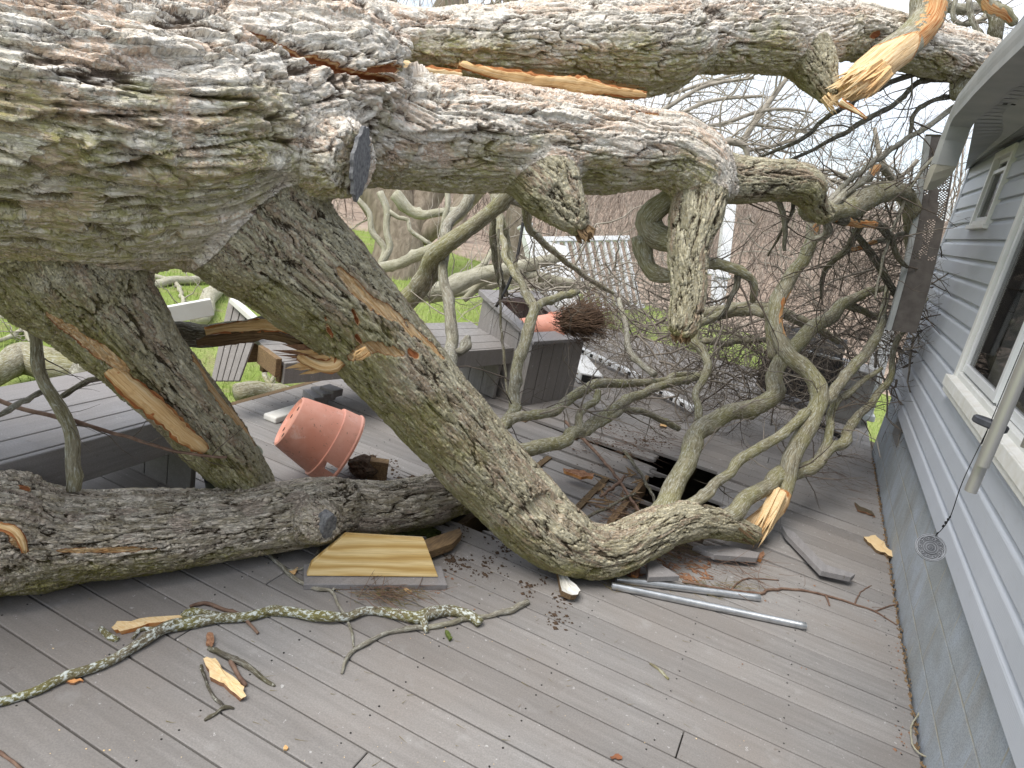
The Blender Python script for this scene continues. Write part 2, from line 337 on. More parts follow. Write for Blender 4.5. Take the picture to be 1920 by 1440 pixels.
def block_mat():
    m = mat('painted_block', (.33, .36, .39), .8, 0, .25); k = N(m)
    c = k.n('ShaderNodeTexCoord'); sp = k.n('ShaderNodeSeparateXYZ'); cb = k.n('ShaderNodeCombineXYZ')
    k.l(c.outputs['Object'], sp.inputs[0]); k.l(sp.outputs['Y'], cb.inputs['X']); k.l(sp.outputs['Z'], cb.inputs['Y'])
    b = k.n('ShaderNodeTexBrick'); b.offset = .5
    for a, q in (('Scale', 1), ('Mortar Size', .006), ('Mortar Smooth', .4), ('Brick Width', .405), ('Row Height', .2)): b.inputs[a].default_value = q
    wob = k.n('ShaderNodeMix', data_type='RGBA', blend_type='ADD'); wob.inputs[0].default_value = .006
    nn = k.n('ShaderNodeTexNoise'); nn.inputs['Scale'].default_value = 14; k.l(c.outputs['Object'], nn.inputs['Vector'])
    mpp = k.n('ShaderNodeMapping'); mpp.inputs['Location'].default_value = (.13, .075, 0); k.l(cb.outputs[0], mpp.inputs[0])
    k.l(mpp.outputs[0], wob.inputs[6]); k.l(nn.outputs['Color'], wob.inputs[7]); k.l(wob.outputs[2], b.inputs['Vector'])
    v = c.outputs['Object']; f = k.noise(v, 160, 3, .75); bl = k.noise(k.obj((1, 1, 1), (rad(35), 0, 0)), 3.0, 5, .6); st = k.noise(k.obj((1, 3.5, .8), (rad(-30), 0, 0)), 3, 4)
    col = k.mix(k.ramp(bl, (.36, 0.0), (.64, 1.0)), (.32, .34, .34), (.43, .475, .53))
    col = k.mix(k.ramp(st, (.5, 0.0), (.7, .55)), col, (.31, .30, .275))
    col = k.mix(k.ramp(f, (.38, .45), (.56, 0.0)), col, (.13, .14, .15))
    col = k.mix(k.math('MULTIPLY', b.outputs['Fac'], k.ramp(k.noise(v, 9, 3), (.4, .15), (.6, .75))), col, (.40, .37, .29))
    k.color(col)
    k.bump(k.math('SUBTRACT', k.math('MULTIPLY', f, .35), b.outputs['Fac']), .6, .006); return m
M['block'] = block_mat()
def grass_mat():
    m = mat('lawn', rough=.95, spec=.1); k = N(m); v = k.obj()
    c = k.mix(k.ramp(k.noise(v, .9, 5, .6), (.35, 0.0), (.65, 1.0)), (.25, .33, .075), (.35, .41, .14))
    c = k.mix(k.ramp(k.noise(v, 3.2, 5, .65), (.50, 0.0), (.66, .8)), c, (.36, .32, .17)); f = k.noise(v, 60, 4, .7)
    c = k.mix(k.ramp(f, (.36, .6), (.55, 0.0)), c, (.09, .14, .03)); k.color(c); k.bump(f, .8, .03); return m
M['lawn'] = grass_mat()
M['blade'] = simple('grass_blade', (.26, .36, .08), (.40, .46, .16), 3, .8, 0)
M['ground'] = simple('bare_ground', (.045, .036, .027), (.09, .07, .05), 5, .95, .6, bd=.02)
M['hill'] = simple('leaf_litter_hill', (.26, .195, .15), (.42, .33, .26), 2.6, .95, .8, bd=.2)
M['tree_bark'] = simple('standing_tree_bark', (.17, .135, .10), (.29, .24, .185), 5, .95, .8, (3, 3, .6), bd=.05)
M['wood_stem'] = simple('woodland_stems', (.13, .10, .08), (.52, .44, .37), 5, .9, 0)
def glass_mat():
    m = mat('window_glass', (.012, .013, .014), .03, 0, .5); m.node_tree.nodes['Principled BSDF'].inputs['Alpha'].default_value = .38; return m
M['glass'] = glass_mat()
M['curtain_or_dark'] = simple('curtain_or_dark', (.30, .295, .285), (.42, .41, .40), 3, .9, 0, (1, 14, .6))
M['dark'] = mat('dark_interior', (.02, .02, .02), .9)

# ================================================================== SETTING: ground, lawn, hill
def terrain(x, y):
    d = np.sqrt(x * x + y * y)
    z = -.38 - .25 * sst(-3.0, 1.5, x) * sst(14, 7, y) - .5 * sst(3, 9, y - .5 * x) * sst(-3, 2, x)
    return z + .10 * np.maximum(d - 20, 0) * sst(18, 30, d) + .10 * np.sin(x * .7 + 1) * np.sin(y * .5)
def grid(xs, ys, zf, name, m, kind='structure'):
    X, Y = np.meshgrid(xs, ys, indexing='ij'); Z = zf(X, Y); V = np.stack([X, Y, Z], -1).reshape(-1, 3); nx, ny = len(xs), len(ys)
    i = np.arange(nx - 1)[:, None] * ny + np.arange(ny - 1)[None]; Q = np.stack([i, i + ny, i + ny + 1, i + 1], -1).reshape(-1, 4)
    o = link(name, mesh_np(name, V, Q), m, smooth=True); o['kind'] = kind; return o
def nonlin(a, b, n, p=2.2):
    t = np.linspace(-1, 1, n); return np.where(t < 0, -np.abs(t) ** p * abs(a), np.abs(t) ** p * b)
grid(nonlin(-400, 400, 150, 2.6), nonlin(-400, 500, 150, 2.6), lambda x, y: np.where(x * x + y * y > 75 ** 2, 4.6, terrain(x, y)) if False else np.minimum(terrain(x, y), 5.2), 'lawn', M['lawn'])
def hillz(x, y):
    d = np.sqrt(x * x + y * y); return np.minimum(terrain(x, y), 5.2) + .05 - .7 * sst(20.5, 18.5, d + 1.3 * np.sin(x * .6) - .22 * x + 5.5 * sst(-9, -4, x))
grid(np.linspace(-75, 75, 110), np.linspace(8, 90, 90), hillz, 'hill', M['hill'])
gx = np.linspace(-3.0, 1.2, 40); gy = np.linspace(-.5, 9, 70)
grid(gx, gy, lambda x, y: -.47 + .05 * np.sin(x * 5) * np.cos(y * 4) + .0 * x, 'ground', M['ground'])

# ================================================================== DECK
BP, B0 = .1415, 1.064
DX0, DX1, DY1 = -3.05, .806, 8.9
def deck():
    mb = MB(); tones = []; r = random.Random(3); bars = MB()
    k = int((-5.0 - B0) / BP)
    while B0 + k * BP < DY1:
        y0, y1 = B0 + k * BP + .0034, B0 + (k + 1) * BP - .0034; yc = (y0 + y1) / 2
        iv = [[DX0, DX1, 0, 0]]
        if 3.42 < yc < 4.95:
            rx = -.27 if yc > 4.33 else (-.14 if yc > 4.02 else (.13 if yc > 3.86 else -.16))
            lx = -.66 + .05 * math.sin(yc * 9)
            iv = [[DX0, lx, 0, 1], [rx, DX1, 0 if yc > 4.33 else 1, 0]]
        elif 2.42 < yc < 3.16:
            iv = [[DX0, -1.72, 0, 1], [-1.21 + .04 * math.sin(yc * 13), DX1, 1, 0]]
        for a, b, ja, jb in iv:
            if r.random() < .22 and b - a > 2.5:
                c = r.choice([-1.6, -.8, .02]); parts = [(a, c - .002, ja, 0), (c + .002, b, 0, jb)] if a < c - .3 and c + .3 < b else [(a, b, ja, jb)]
            else: parts = [(a, b, ja, jb)]
            for a2, b2, j2, k2 in parts:
                ys = np.linspace(y0, y1, 9)
                def end(x, j, s):
                    if not j: return [(x, y0), (x, y1)]
                    sh = r.uniform(-.06, .07); return [(x + s * (sh + (r.random() ** 3 * .16 if i % 2 else -r.random() * .03) - .02 * (i in (0, 8))), q + (r.uniform(-.004, .004) if 0 < i < 8 else 0)) for i, q in enumerate(ys)]
                A_ = end(a2, j2, -1); B_ = end(b2, k2, 1)
                dz = r.uniform(-.0012, .0012); hole1 = 3.42 < yc < 4.95
                zA = (r.uniform(.0, .05) if hole1 and yc > 3.7 else 0) if (a2 > -1.5 and a2 != DX0 and a2 == a and a > DX0) else 0; zB = -r.uniform(.01, .07) if (b2 == b and b < DX1 and hole1) else 0
                poly = [(x, q, -.025 + dz + zA) for x, q in A_[::-1]] + [(x, q, -.025 + dz + zB) for x, q in B_]
                n0 = len(mb.v); mb.prism(poly, (0, 0, .025)); tones.append((n0, len(mb.v), r.random()))
        xs = .745
        while xs > DX0:
            for q in (y0 + .024, y1 - .024):
                if any(a + .03 < xs < b - .03 for a, b, _, _ in iv):
                    xx, qq = xs + r.uniform(-.008, .008), q + r.uniform(-.004, .004)
                    bars.lathe((xx, qq, .0012), (0, 0, 1), [(1e-4, .0), (.0034, 0), (.0034, -.004)], 6)
            xs -= .406
        k += 1
    o = mb.build('deck', M['deck'], bevel=.0025, seg=1); structure(o)
    at = o.data.attributes.new('tone', 'FLOAT', 'POINT'); a = np.zeros(len(o.data.vertices), np.float32)
    for n0, n1, t in tones: a[n0:n1] = t
    at.data.foreach_set('value', a)
    bars.build('deck_screws', M['screw'], o)
    j = MB(); xs = .745
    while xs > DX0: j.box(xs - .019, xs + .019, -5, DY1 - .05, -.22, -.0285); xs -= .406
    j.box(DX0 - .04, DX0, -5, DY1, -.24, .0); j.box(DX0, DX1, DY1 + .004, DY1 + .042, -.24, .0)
    j.build('deck_joists', M['joist'], o)
    return o
DECK = deck()

# ================================================================== HOUSE
HY0, HY1 = -4.8, 6.86
house = thing('house', 'pale blue grey clapboard house with white windows and a torn eave', 'house', loc=(.8, 3, 0))
def hp(o): o.parent = house; o.location = Vector(o.location) - house.location; return o
WINS = [(1.95, 4.37, 1.10, 2.4), (5.14, 5.74, 1.95, 2.44)]
def siding():
    V, Q = [], []; z = .538
    rr = random.Random(5)
    def strip(y0, y1, z0):
        h = .1205; pr = [(.800, z0 - .001), (.7835, z0), (.7815, z0 + .003), (.7835, z0 + .083), (.7865, z0 + .090), (.793, z0 + .097), (.7985, z0 + .106), (.800, z0 + h)]
        n = max(2, int((y1 - y0) / .35)); ys = np.linspace(y0, y1, n); b = len(V)
        for y in ys:
            wv = .0009 * math.sin(y * 1.7 + z0 * 40) + .0005 * math.sin(y * 4.1 + z0 * 17)
            for x, q in pr: V.append((x, y, q + wv))
        m = len(pr)
        for i in range(n - 1):
            for j in range(m - 1): Q.append((b + i * m + j, b + i * m + j + 1, b + (i + 1) * m + j + 1, b + (i + 1) * m + j))
    while z < 2.78:
        iv = [(HY0, HY1)]
        for a, b, c, d in WINS:
            if z >= c - .001 + .02 and z < d: iv = [q for s, e in iv for q in ((s, min(e, a)), (max(s, b), e)) if q[1] - q[0] > .02]
        for s, e in iv: strip(s, e, z)
        z += .1205
    me = bpy.data.meshes.new('siding'); me.from_pydata(V, [], Q); me.update(); o = link('siding', me, M['siding']); return o
hp(siding())
b = MB(); b.box(.82, 1.2, HY0, HY1 - .02, -1.0, .565); hp(b.build('foundation', M['block']))
b = MB(); b.box(.774, .83, HY1 - .03, HY1 + .04, .54, 2.8); b.box(.83, 6, HY1, HY1 + .03, -.6, 2.8); hp(b.build('corner_post', M['siding']))
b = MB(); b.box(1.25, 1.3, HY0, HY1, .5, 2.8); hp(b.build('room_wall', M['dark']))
v0 = GX(1690, 815, .82)
b = MB(); b.box(.812, .83, v0[1] - .02, v0[1] + .38, .36, .50); hp(b.build('foundation_vent', M['grill']))
def window(ya, yb, za, zb, sill, split):
    f = MB(); t = .062 if sill else .045
    f.box(.765, .815, ya, ya + t, za, zb); f.box(.765, .815, yb - t, yb, za, zb); f.box(.765, .815, ya + t, yb - t, zb - t, zb); f.box(.772, .815, ya + t, yb - t, za, za + t * .6)
    o = hp(f.build('window', M['trim'], bevel=.004))
    s = MB(); i0, i1 = ya + t, yb - t; zz = za + t * .6; q = .042 if sill else .026
    def sash(a, b_, x, z0, z1):
        s.box(x, x + .03, a, a + q, z0, z1); s.box(x, x + .03, b_ - q, b_, z0, z1); s.box(x + .001, x + .03, a + q, b_ - q, z0, z0 + q); s.box(x + .001, x + .03, a + q, b_ - q, z1 - q, z1)
    g = MB()
    if split == 'h':
        mid = (i0 + i1) / 2 + .2; mid = 3.50
        sash(mid - .02, i1 - .012, .784, zz + .012, zb - t); sash(i0, mid, .80, zz + .004, zb - t)
        g.box(.799, .801, mid + .02, i1 - .054, zz + .05, zb - t - .04); g.box(.814, .816, i0 + .04, mid - .042, zz + .045, zb - t - .04)
    else:
        mid = za + .36
        sash(i0, i1, .784, zz, mid); sash(i0, i1, .80, mid - .03, zb - t)
        g.box(.799, .801, i0 + q, i1 - q, zz + q, mid - q); g.box(.814, .816, i0 + q, i1 - q, mid + q - .03, zb - t - q)
    so_ = s.build('sash', M['white'], bevel=.003); so_.parent = o
    go = g.build('pane', M['glass']); go.parent = o
    if sill:
        k = MB(); k.box(.738, .80, ya - .05, yb + .05, za - .062, za - .002); k.box(.748, .8, ya - .045, yb + .045, za - .092, za - .064)
        k.prism([(.744, ya, za - .002), (.815, ya, za - .002), (.815, ya, za + .03)], (0, yb - ya, 0))
        ko = k.build('sill', M['trim_dirty'], bevel=.004); ko.parent = o
    else:
        k = MB(); k.box(.752, .80, ya - .02, yb + .02, za - .028, za - .001); ko = k.build('sill', M['trim'], bevel=.003); ko.parent = o
    # folds of drapery behind the glass; small window's sheet painted dark as room shade
    V, Q = [], []; ys = np.linspace(ya, yb, 90)
    for y in ys:
        x = .93 + .025 * math.sin(y * 23) + .012 * math.sin(y * 51 + 1)
        V += [(x, y, za - .05), (x, y, zb)]
    for i in range(len(ys) - 1): Q.append((2 * i, 2 * i + 2, 2 * i + 3, 2 * i + 1))
    me = bpy.data.meshes.new('curtain_or_dark'); me.from_pydata(V, [], Q); c = link('curtain_or_dark', me, M['curtain_or_dark'] if sill else M['dark'], o, True)
window(1.95, 4.37, 1.125, 2.4, True, 'h')
window(5.14, 5.74, 1.955, 2.43, False, 'v')

# soffit, fascia, gutter, roof (roof edge is broken off beyond y = 4.8 where the tree fell on it)
def soffit():
    b = MB(); y = HY0; k = 0
    def xo(y): return .47 if y < 4.6 else .47 + (y - 4.6) * .125
    def zo(y): return 2.445 - .04 * float(sst(4.3, 5.2, np.array([y]))[0])
    while y < 6.8:
        for y0, y1, dz in ((y, y + .082, 0.), (y + .082, y + .094, .007)):
            a = [(.80, y0, 2.47 + dz), (xo(y0), y0, zo(y0) + dz), (xo(y1), y1, zo(y1) + dz), (.80, y1, 2.47 + dz)]; b.add(a, [(0, 1, 2, 3)])
            if dz == 0: b.add([(.80, y1, 2.47), (xo(y1), y1, zo(y1)), (xo(y1), y1, zo(y1) + .007), (.80, y1, 2.477)], [(0, 1, 2, 3)])
        if k % 5 == 0 and y < 4.3:
            for q in range(8):
                xx = .51 + q * .034; b.box(xx, xx + .018, y + .02, y + .05, 2.4445 + .025 * (xx - .47) / .33 - .001, 2.446 + .025 * (xx - .47) / .33, 1)
        y += .094; k += 1
    b.add([(.81, HY0, 2.49), (.46, HY0, 2.465), (.46, 4.6, 2.46), (xo(6.8), 6.8, 2.43), (.81, 6.8, 2.49)], [(0, 1, 2, 3, 4)])
    b.add([(xo(4.6), 4.6, 2.44), (xo(6.8), 6.8, 2.40), (xo(6.8), 6.8, 2.60), (xo(4.6), 4.6, 2.60)], [(0, 1, 2, 3)])
    return b.build('soffit', [M['gutter'], M['dark']])
hp(soffit())
def sweep(path, prof, name, m, parent=None, smooth=False):
    V, Q = [], []; n = len(prof)
    for i, (p, a, u) in enumerate(path): # point, profile x axis, profile y axis
        p, a, u = map(np.asarray, (p, a, u))
        V += [tuple(p + a * x + u * y) for x, y in prof]
    for i in range(len(path) - 1):
        for j in range(n - 1): Q.append((i * n + j, (i + 1) * n + j, (i + 1) * n + j + 1, i * n + j + 1))
    me = bpy.data.meshes.new(name); me.from_pydata(V, [], Q); me.update()
    o = link(name, me, m, parent, smooth); md = o.modifiers.new('thickness', 'SOLIDIFY'); md.thickness = .003; return o
gp_ = [(.105, .004), (.0, .0), (-.003, .03), (-.009, .055), (-.013, .08), (-.014, .112), (-.004, .115), (-.002, .105)]   # K style gutter section, x to the house
def gpath():
    pts = []
    for y in np.linspace(HY0, 4.3, 24): pts.append(((.365 + .005 * math.sin(y * 3), y, 2.432 - .012 * math.sin(y * .8)), (1, 0, 0), (0, 0, 1)))
    pts.append(((.366, 4.60, 2.428), (1, .04, 0), (0, .10, 1)))
    pts.append(((.370, 4.70, 2.40), (.98, .1, .05), (0, .75, .65)))
    pts.append(((.374, 4.735, 2.33), (.96, .14, .06), (-.04, .98, .15)))
    pts.append(((.376, 4.745, 2.20), (.95, .16, .06), (-.06, .99, .04)))
    return pts
hp(sweep(gpath(), gp_, 'gutter', M['gutter']))
tornp = [((.376, 4.747, 2.202), (.95, .16, .06), (-.06, .99, .04)), ((.376, 4.755, 2.15), (.85, .25, .1), (-.08, .95, .06)), ((.374, 4.77, 2.10), (.6, .3, .05), (-.08, .8, .05)), ((.372, 4.79, 2.06), (.3, .2, .05), (-.06, .5, .05))]
hp(sweep(tornp, gp_[:6], 'torn_gutter_end', M['gutter_in']))
b = MB(); b.box(.466, .486, HY0, 4.6, 2.44, 2.595); hp(b.build('fascia', M['gutter']))
b = MB()
b.add([(.37, HY0, 2.60), (.37, 4.6, 2.595), (.50, 4.9, 2.62), (.84, 6.9, 2.82), (4.6, 6.9, 4.4), (4.6, HY0, 4.4)], [(0, 1, 2, 3, 4, 5)])
ro = hp(b.build('roof', M['shingle'])); md = ro.modifiers.new('thickness', 'SOLIDIFY'); md.thickness = .03

# ================================================================== BRANCH TOOLS
def smooth_path(pts, rr, step):
    """Catmull-Rom through pts, resampled about every `step` metres"""
    pts = np.asarray(pts, float); rr = np.asarray(rr, float); n = len(pts); out, ro = [], []
    for i in range(n - 1):
        p0, p1, p2, p3 = pts[max(i - 1, 0)], pts[i], pts[i + 1], pts[min(i + 2, n - 1)]
        k = max(1, int(np.ceil(np.linalg.norm(p2 - p1) / step)))
        for t in np.arange(k) / k:
            t2, t3 = t * t, t * t * t
            out.append(.5 * (2 * p1 + (p2 - p0) * t + (2 * p0 - 5 * p1 + 4 * p2 - p3) * t2 + (3 * p1 - p0 - 3 * p2 + p3) * t3)); ro.append(rr[i] + (rr[i + 1] - rr[i]) * (t2 * (3 - 2 * t)))
    out.append(pts[-1]); ro.append(rr[-1]); return np.array(out), np.array(ro)
def frames(path):
    T = np.gradient(path, axis=0); T /= np.linalg.norm(T, axis=1)[:, None] + 1e-9
    a = np.array([0, 0, 1.]) if abs(T[0][2]) < .9 else np.array([1., 0, 0]); u = np.cross(T[0], a); u /= np.linalg.norm(u); U = [u]
    for t in T[1:]:
        u = u - t * (u @ t); u /= np.linalg.norm(u) + 1e-9; U.append(u)
    U = np.array(U); W = np.cross(T, U); s = np.concatenate([[0], np.cumsum(np.linalg.norm(np.diff(path, axis=0), axis=1))]); return T, U, W, s
def PX(spec):
    """(u, v, depth, radius in photo pixels) -> world points and radii in metres"""
    return [P(u, v, d) for u, v, d, r in spec], [r * d / F for u, v, d, r in spec]
class Tubes:
    """many tubes in one mesh, with the bark attributes"""
    def __init__(s): s.V = []; s.Q = []; s.bk = []; s.wd = []; s.n = 0
    def add(s, path, radii, sides=8, rough=.08, seed=None, floor=None, wood=None, cap=True, knots=0, flat=None):
        path = np.asarray(path, float); radii = np.asarray(radii, float); m = len(path); seed = RNG.integers(1e6) if seed is None else seed
        if floor is not None: path[:, 2] = np.maximum(path[:, 2], floor + radii)
        T, U, W, sl_ = frames(path); th = np.arange(sides) * 2 * np.pi / sides
        c, sn = np.cos(th), np.sin(th); R = radii[:, None] * np.ones(sides)
        bk = np.stack([sl_[:, None] + 0 * R, R * c, R * sn], -1) + (seed % 997) * .37
        if rough and sides >= 5:
            nz_ = fbm((bk * np.array([1.0, 1.3, 1.3]) / max(radii.mean(), .004) * .55).reshape(-1, 3), 3, 5).reshape(m, sides); R = R * (1 + rough * 2.4 * (nz_ - .5))
        if knots:
            rk = np.random.default_rng(seed)
            for _ in range(knots):
                i0, t0 = rk.integers(1, m - 1), rk.random() * 6.28; g = np.exp(-((sl_ - sl_[i0])[:, None] / (radii[i0] * .9)) ** 2 - (((th - t0 + np.pi) % (2 * np.pi) - np.pi) / .7)[None] ** 2); R = R * (1 + .32 * g)
        V = path[:, None] + (U[:, None] * c[None, :, None] + W[:, None] * sn[None, :, None]) * R[..., None]
        b = s.n; i = np.arange(m - 1)[:, None] * sides; j = np.arange(sides)[None]; j2 = (j + 1) % sides
        Q = np.stack([i + j, i + j2, i + sides + j2, i + sides + j], -1).reshape(-1, 4) + b
        wd = np.zeros((m, sides))
        if wood is not None:
            q = EYE - path; wd = wood(sl_ / sl_[-1], th[None] - np.arctan2((q * W).sum(1), (q * U).sum(1))[:, None], m, sides)
        s.V.append(V.reshape(-1, 3)); s.Q.append(Q); s.bk.append(bk.reshape(-1, 3)); s.wd.append(wd.ravel()); s.n += m * sides
        if cap:
            for e, p in ((0, path[0] - T[0] * radii[0] * .25), (m - 1, path[-1] + T[-1] * radii[-1] * .3)):
                s.V.append(p[None]); s.bk.append(bk[e, :1]); s.wd.append(np.array([.9 if wood is not None else 0.])); k = s.n; s.n += 1; jj = np.arange(sides); a = b + e * sides + jj; d = b + e * sides + (jj + 1) % sides
                f = np.stack([d, a, np.full(sides, k), np.full(sides, k)], -1) if e == 0 else np.stack([a, d, np.full(sides, k), np.full(sides, k)], -1)
                s.tri = getattr(s, 'tri', []); s.tri.append(f[:, :3])
    def build(s, name, m, parent=None):
        V = np.concatenate(s.V); Q = np.concatenate(s.Q); tri = np.concatenate(s.tri) if getattr(s, 'tri', None) else np.zeros((0, 3), int)
        me = bpy.data.meshes.new(name); me.vertices.add(len(V)); me.vertices.foreach_set('co', V.astype(np.float32).ravel())
        me.loops.add(Q.size + tri.size); me.loops.foreach_set('vertex_index', np.concatenate([Q.ravel(), tri.ravel()]).astype(np.int32))
        me.polygons.add(len(Q) + len(tri)); me.polygons.foreach_set('loop_start', np.concatenate([np.arange(len(Q)) * 4, Q.size + np.arange(len(tri)) * 3]).astype(np.int32)); me.update(calc_edges=True)
        at = me.attributes.new('bk', 'FLOAT_VECTOR', 'POINT'); at.data.foreach_set('vector', np.concatenate(s.bk).astype(np.float32).ravel())
        at = me.attributes.new('wood', 'FLOAT', 'POINT'); at.data.foreach_set('value', np.concatenate(s.wd).astype(np.float32))
        return link(name, me, m, parent, True)
def branch(name, spec, m, parent=None, step=.035, sides=12, floor=None, wood=None, knots=4, rough=.09, world=False):
    pts, rr = ([p[:3] for p in spec], [p[3] for p in spec]) if world else PX(spec)
    path, radii = smooth_path(pts, rr, step); q_ = np.concatenate([[0], np.cumsum(np.linalg.norm(np.diff(path, axis=0), axis=1))]) / (5.5 * max(radii.mean(), .003)); sd0 = abs(hash((round(spec[0][0], 2), round(spec[-1][1], 2)))) % 91
    path = path + (np.stack([vn(np.stack([q_, q_ * 0 + sd0, q_ * 0 + k_ * 7.7], -1).astype(np.float32), 3) for k_ in range(3)], -1) - .5) * radii[:, None] * (1.1 if radii.max() < .09 else 0)
    t = Tubes(); t.add(path, radii, sides, rough, floor=floor, wood=wood, knots=knots)
    return t.build(name, m, parent), path, radii
def wander(p, d, l, r, rng, seg=7, wig=.22, up=0.0, r1=.25):
    """one wandering twig: points, radii"""
    d = d / (np.linalg.norm(d) + 1e-9); pts = [np.array(p, float)]; st = l / seg
    for i in range(seg):
        d = d + rng.normal(0, wig, 3) + np.array([0, 0, up]); d /= np.linalg.norm(d); pts.append(pts[-1] + d * st)
    return np.array(pts), np.linspace(r, r * r1, seg + 1)
def spawn(T, path, radii, n, lr, rng, lev=2, sides=4, up=.0, t0=.15, rk=.45, wig=.22, spread=.9, floor=None, minr=.0014):
    """twigs growing out of a path, each carrying its own smaller twigs; added to Tubes T"""
    path = np.asarray(path); m = len(path)
    for _ in range(n):
        f = t0 + (1 - t0) * rng.random(); i = min(m - 2, int(f * (m - 1))); tdir = path[i + 1] - path[i]; tdir /= np.linalg.norm(tdir) + 1e-9
        q = rng.normal(0, 1, 3); q -= tdir * (q @ tdir); q /= np.linalg.norm(q) + 1e-9
        d = tdir * (1 - .5 * spread + .4 * rng.random()) + q * spread; l = rng.uniform(*lr); r = max(minr, min(radii[i] * rk, l * .012))
        p, rr = wander(path[i], d, l, r, rng, seg=max(4, int(l / .07)) if l < .8 else 12, wig=wig, up=up)
        if floor is not None: p[:, 2] = np.maximum(p[:, 2], floor + .01 + .02 * rng.random())
        T.add(p, rr, sides, 0, seed=1, cap=False)
        if lev > 1: spawn(T, p, rr, rng.integers(2, 5), (lr[0] * .35, lr[1] * .45), rng, lev - 1, 3 if lev == 2 else sides, up, .2, .6, wig, spread, floor, minr)

# ================================================================== THE FALLEN TREE: fused trunk and limbs
LIMBS = [
 # name, bark plate width, relief, points
 ('trunk', .041, .024, [(-1700, -60, 1.45, 420), (-1100, 40, 1.5, 390), (-620, 110, 1.60, 352), (-300, 160, 1.75, 330), (-60, 200, 1.92, 312), (120, 222, 2.08, 298), (280, 225, 2.24, 272), (420, 212, 2.40, 232), (540, 192, 2.52, 196), (620, 184, 2.60, 172), (682, 212, 2.68, 142)]),
 ('upper_stem', .028, .016, [(420, 120, 2.42, 140), (560, 92, 2.62, 110), (700, 80, 2.82, 74), (800, 84, 2.98, 62), (920, 84, 3.14, 74), (1040, 84, 3.3, 86), (1180, 84, 3.5, 92), (1240, 82, 3.62, 88), (1310, 64, 3.75, 70), (1400, 64, 3.92, 66), (1500, 68, 4.1, 68), (1590, 58, 4.28, 50), (1680, 76, 4.45, 46), (1760, 96, 4.6, 48), (1850, 122, 4.78, 44)]),
 ('middle_limb', .027, .0145, [(420, 250, 2.36, 170), (560, 256, 2.52, 122), (680, 250, 2.66, 108), (780, 250, 2.78, 104), (900, 256, 2.9, 98), (1020, 266, 3.02, 92), (1120, 274, 3.12, 84), (1190, 280, 3.2, 74), (1255, 284, 3.28, 68), (1310, 312, 3.34, 66), (1335, 340, 3.38, 52)]),
 ('broken_stub', .021, .010, [(975, 300, 2.98, 62), (1030, 350, 2.96, 66), (1062, 392, 2.94, 46), (1086, 424, 2.93, 27), (1094, 436, 2.93, 18)]),
 ('hanging_limb', .021, .0105, [(1318, 330, 3.37, 58), (1305, 400, 3.34, 48), (1290, 470, 3.32, 37), (1292, 530, 3.32, 32), (1287, 585, 3.33, 29), (1279, 628, 3.34, 23)]),
 ('side_limb', .020, .0095, [(1310, 320, 3.38, 56), (1370, 336, 3.45, 42), (1440, 338, 3.55, 34), (1490, 340, 3.62, 35), (1512, 352, 3.66, 36), (1530, 385, 3.72, 24), (1552, 408, 3.76, 18)]),
 ('descending_limb', .0185, .0095, [(60, 400, 2.10, 190), (130, 500, 2.18, 142), (200, 590, 2.28, 98), (270, 668, 2.42, 77), (342, 745, 2.60, 68), (400, 820, 2.78, 66), (448, 880, 2.92, 56), (486, 926, 3.03, 40)]),
 ('elbow_limb', .0195, .010, [(420, 330, 2.42, 185), (485, 418, 2.46, 150), (560, 490, 2.54, 120), (648, 575, 2.68, 103), (735, 672, 2.82, 94), (830, 780, 2.96, 87), (915, 880, 3.08, 78), (985, 955, 3.15, 72), (1040, 1005, 3.18, 66), (1095, 1034, 3.22, 54), (1150, 1034, 3.28, 50), (1210, 1004, 3.38, 46), (1270, 980, 3.5, 40), (1330, 978, 3.62, 30), (1385, 992, 3.74, 24), (1420, 1004, 3.80, 20)]),
 ('stub_collar', .028, .010, [(580, 285, 2.36, 95), (635, 298, 2.335, 78), (668, 305, 2.31, 68)]),
 ('knot_stub', .020, .009, [(1490, 70, 4.08, 66), (1525, 125, 4.06, 46), (1548, 165, 4.04, 28), (1560, 185, 4.04, 20)]),
]
LEDGES = [([(-20, 222), (50, 226), (105, 208), (150, 212), (200, 232), (250, 246)], .040, .07), ([(-20, 318), (60, 312), (130, 306), (190, 318), (235, 330)], .045, .08), ([(130, 186), (190, 200), (250, 222), (330, 246)], .022, .05),
 ([(190, 58), (240, 78), (285, 83)], .02, .04), ([(240, 102), (300, 94), (395, 100)], .024, .05), ([(440, 200), (500, 212), (565, 240)], .018, .04), ([(150, 284), (200, 262), (250, 275), (330, 312)], .03, .05), ([(330, 60), (400, 52), (470, 75)], .018, .04), ([(20, 130), (90, 140), (170, 132)], .02, .05),
 ([(760, 108), (830, 118), (885, 140)], .024, .04), ([(860, 92), (960, 95), (1015, 92)], .02, .04), ([(1075, 95), (1190, 96)], .018, .035), ([(680, 172), (760, 180), (860, 176)], .02, .04), ([(760, 250), (860, 244), (960, 252)], .018, .035), ([(900, 205), (1010, 210), (1100, 225)], .016, .035), ([(560, 330), (480, 318), (400, 330)], .02, .05), ([(120, 440), (220, 430), (320, 452)], .022, .05)]
TANS = [(60, 190, 48), (115, 298, 50), (155, 390, 36), (330, 182, 46), (348, 252, 34), (215, 22, 30), (700, 330, 30), (830, 290, 34), (470, 60, 26), (90, 410, 60)]
WOODS = []   # torn strips: (polyline of world points, half width, depth, kind value)
def torn(px, d, wpx, depth=.012, val=.5):
    pts = [P(u, v, d if not isinstance(d, (list, tuple)) else d[i]) for i, (u, v) in enumerate(px)]
    dd = d if not isinstance(d, (list, tuple)) else sum(d) / len(d)
    WOODS.append((np.array(pts), wpx * dd / F, depth, val))
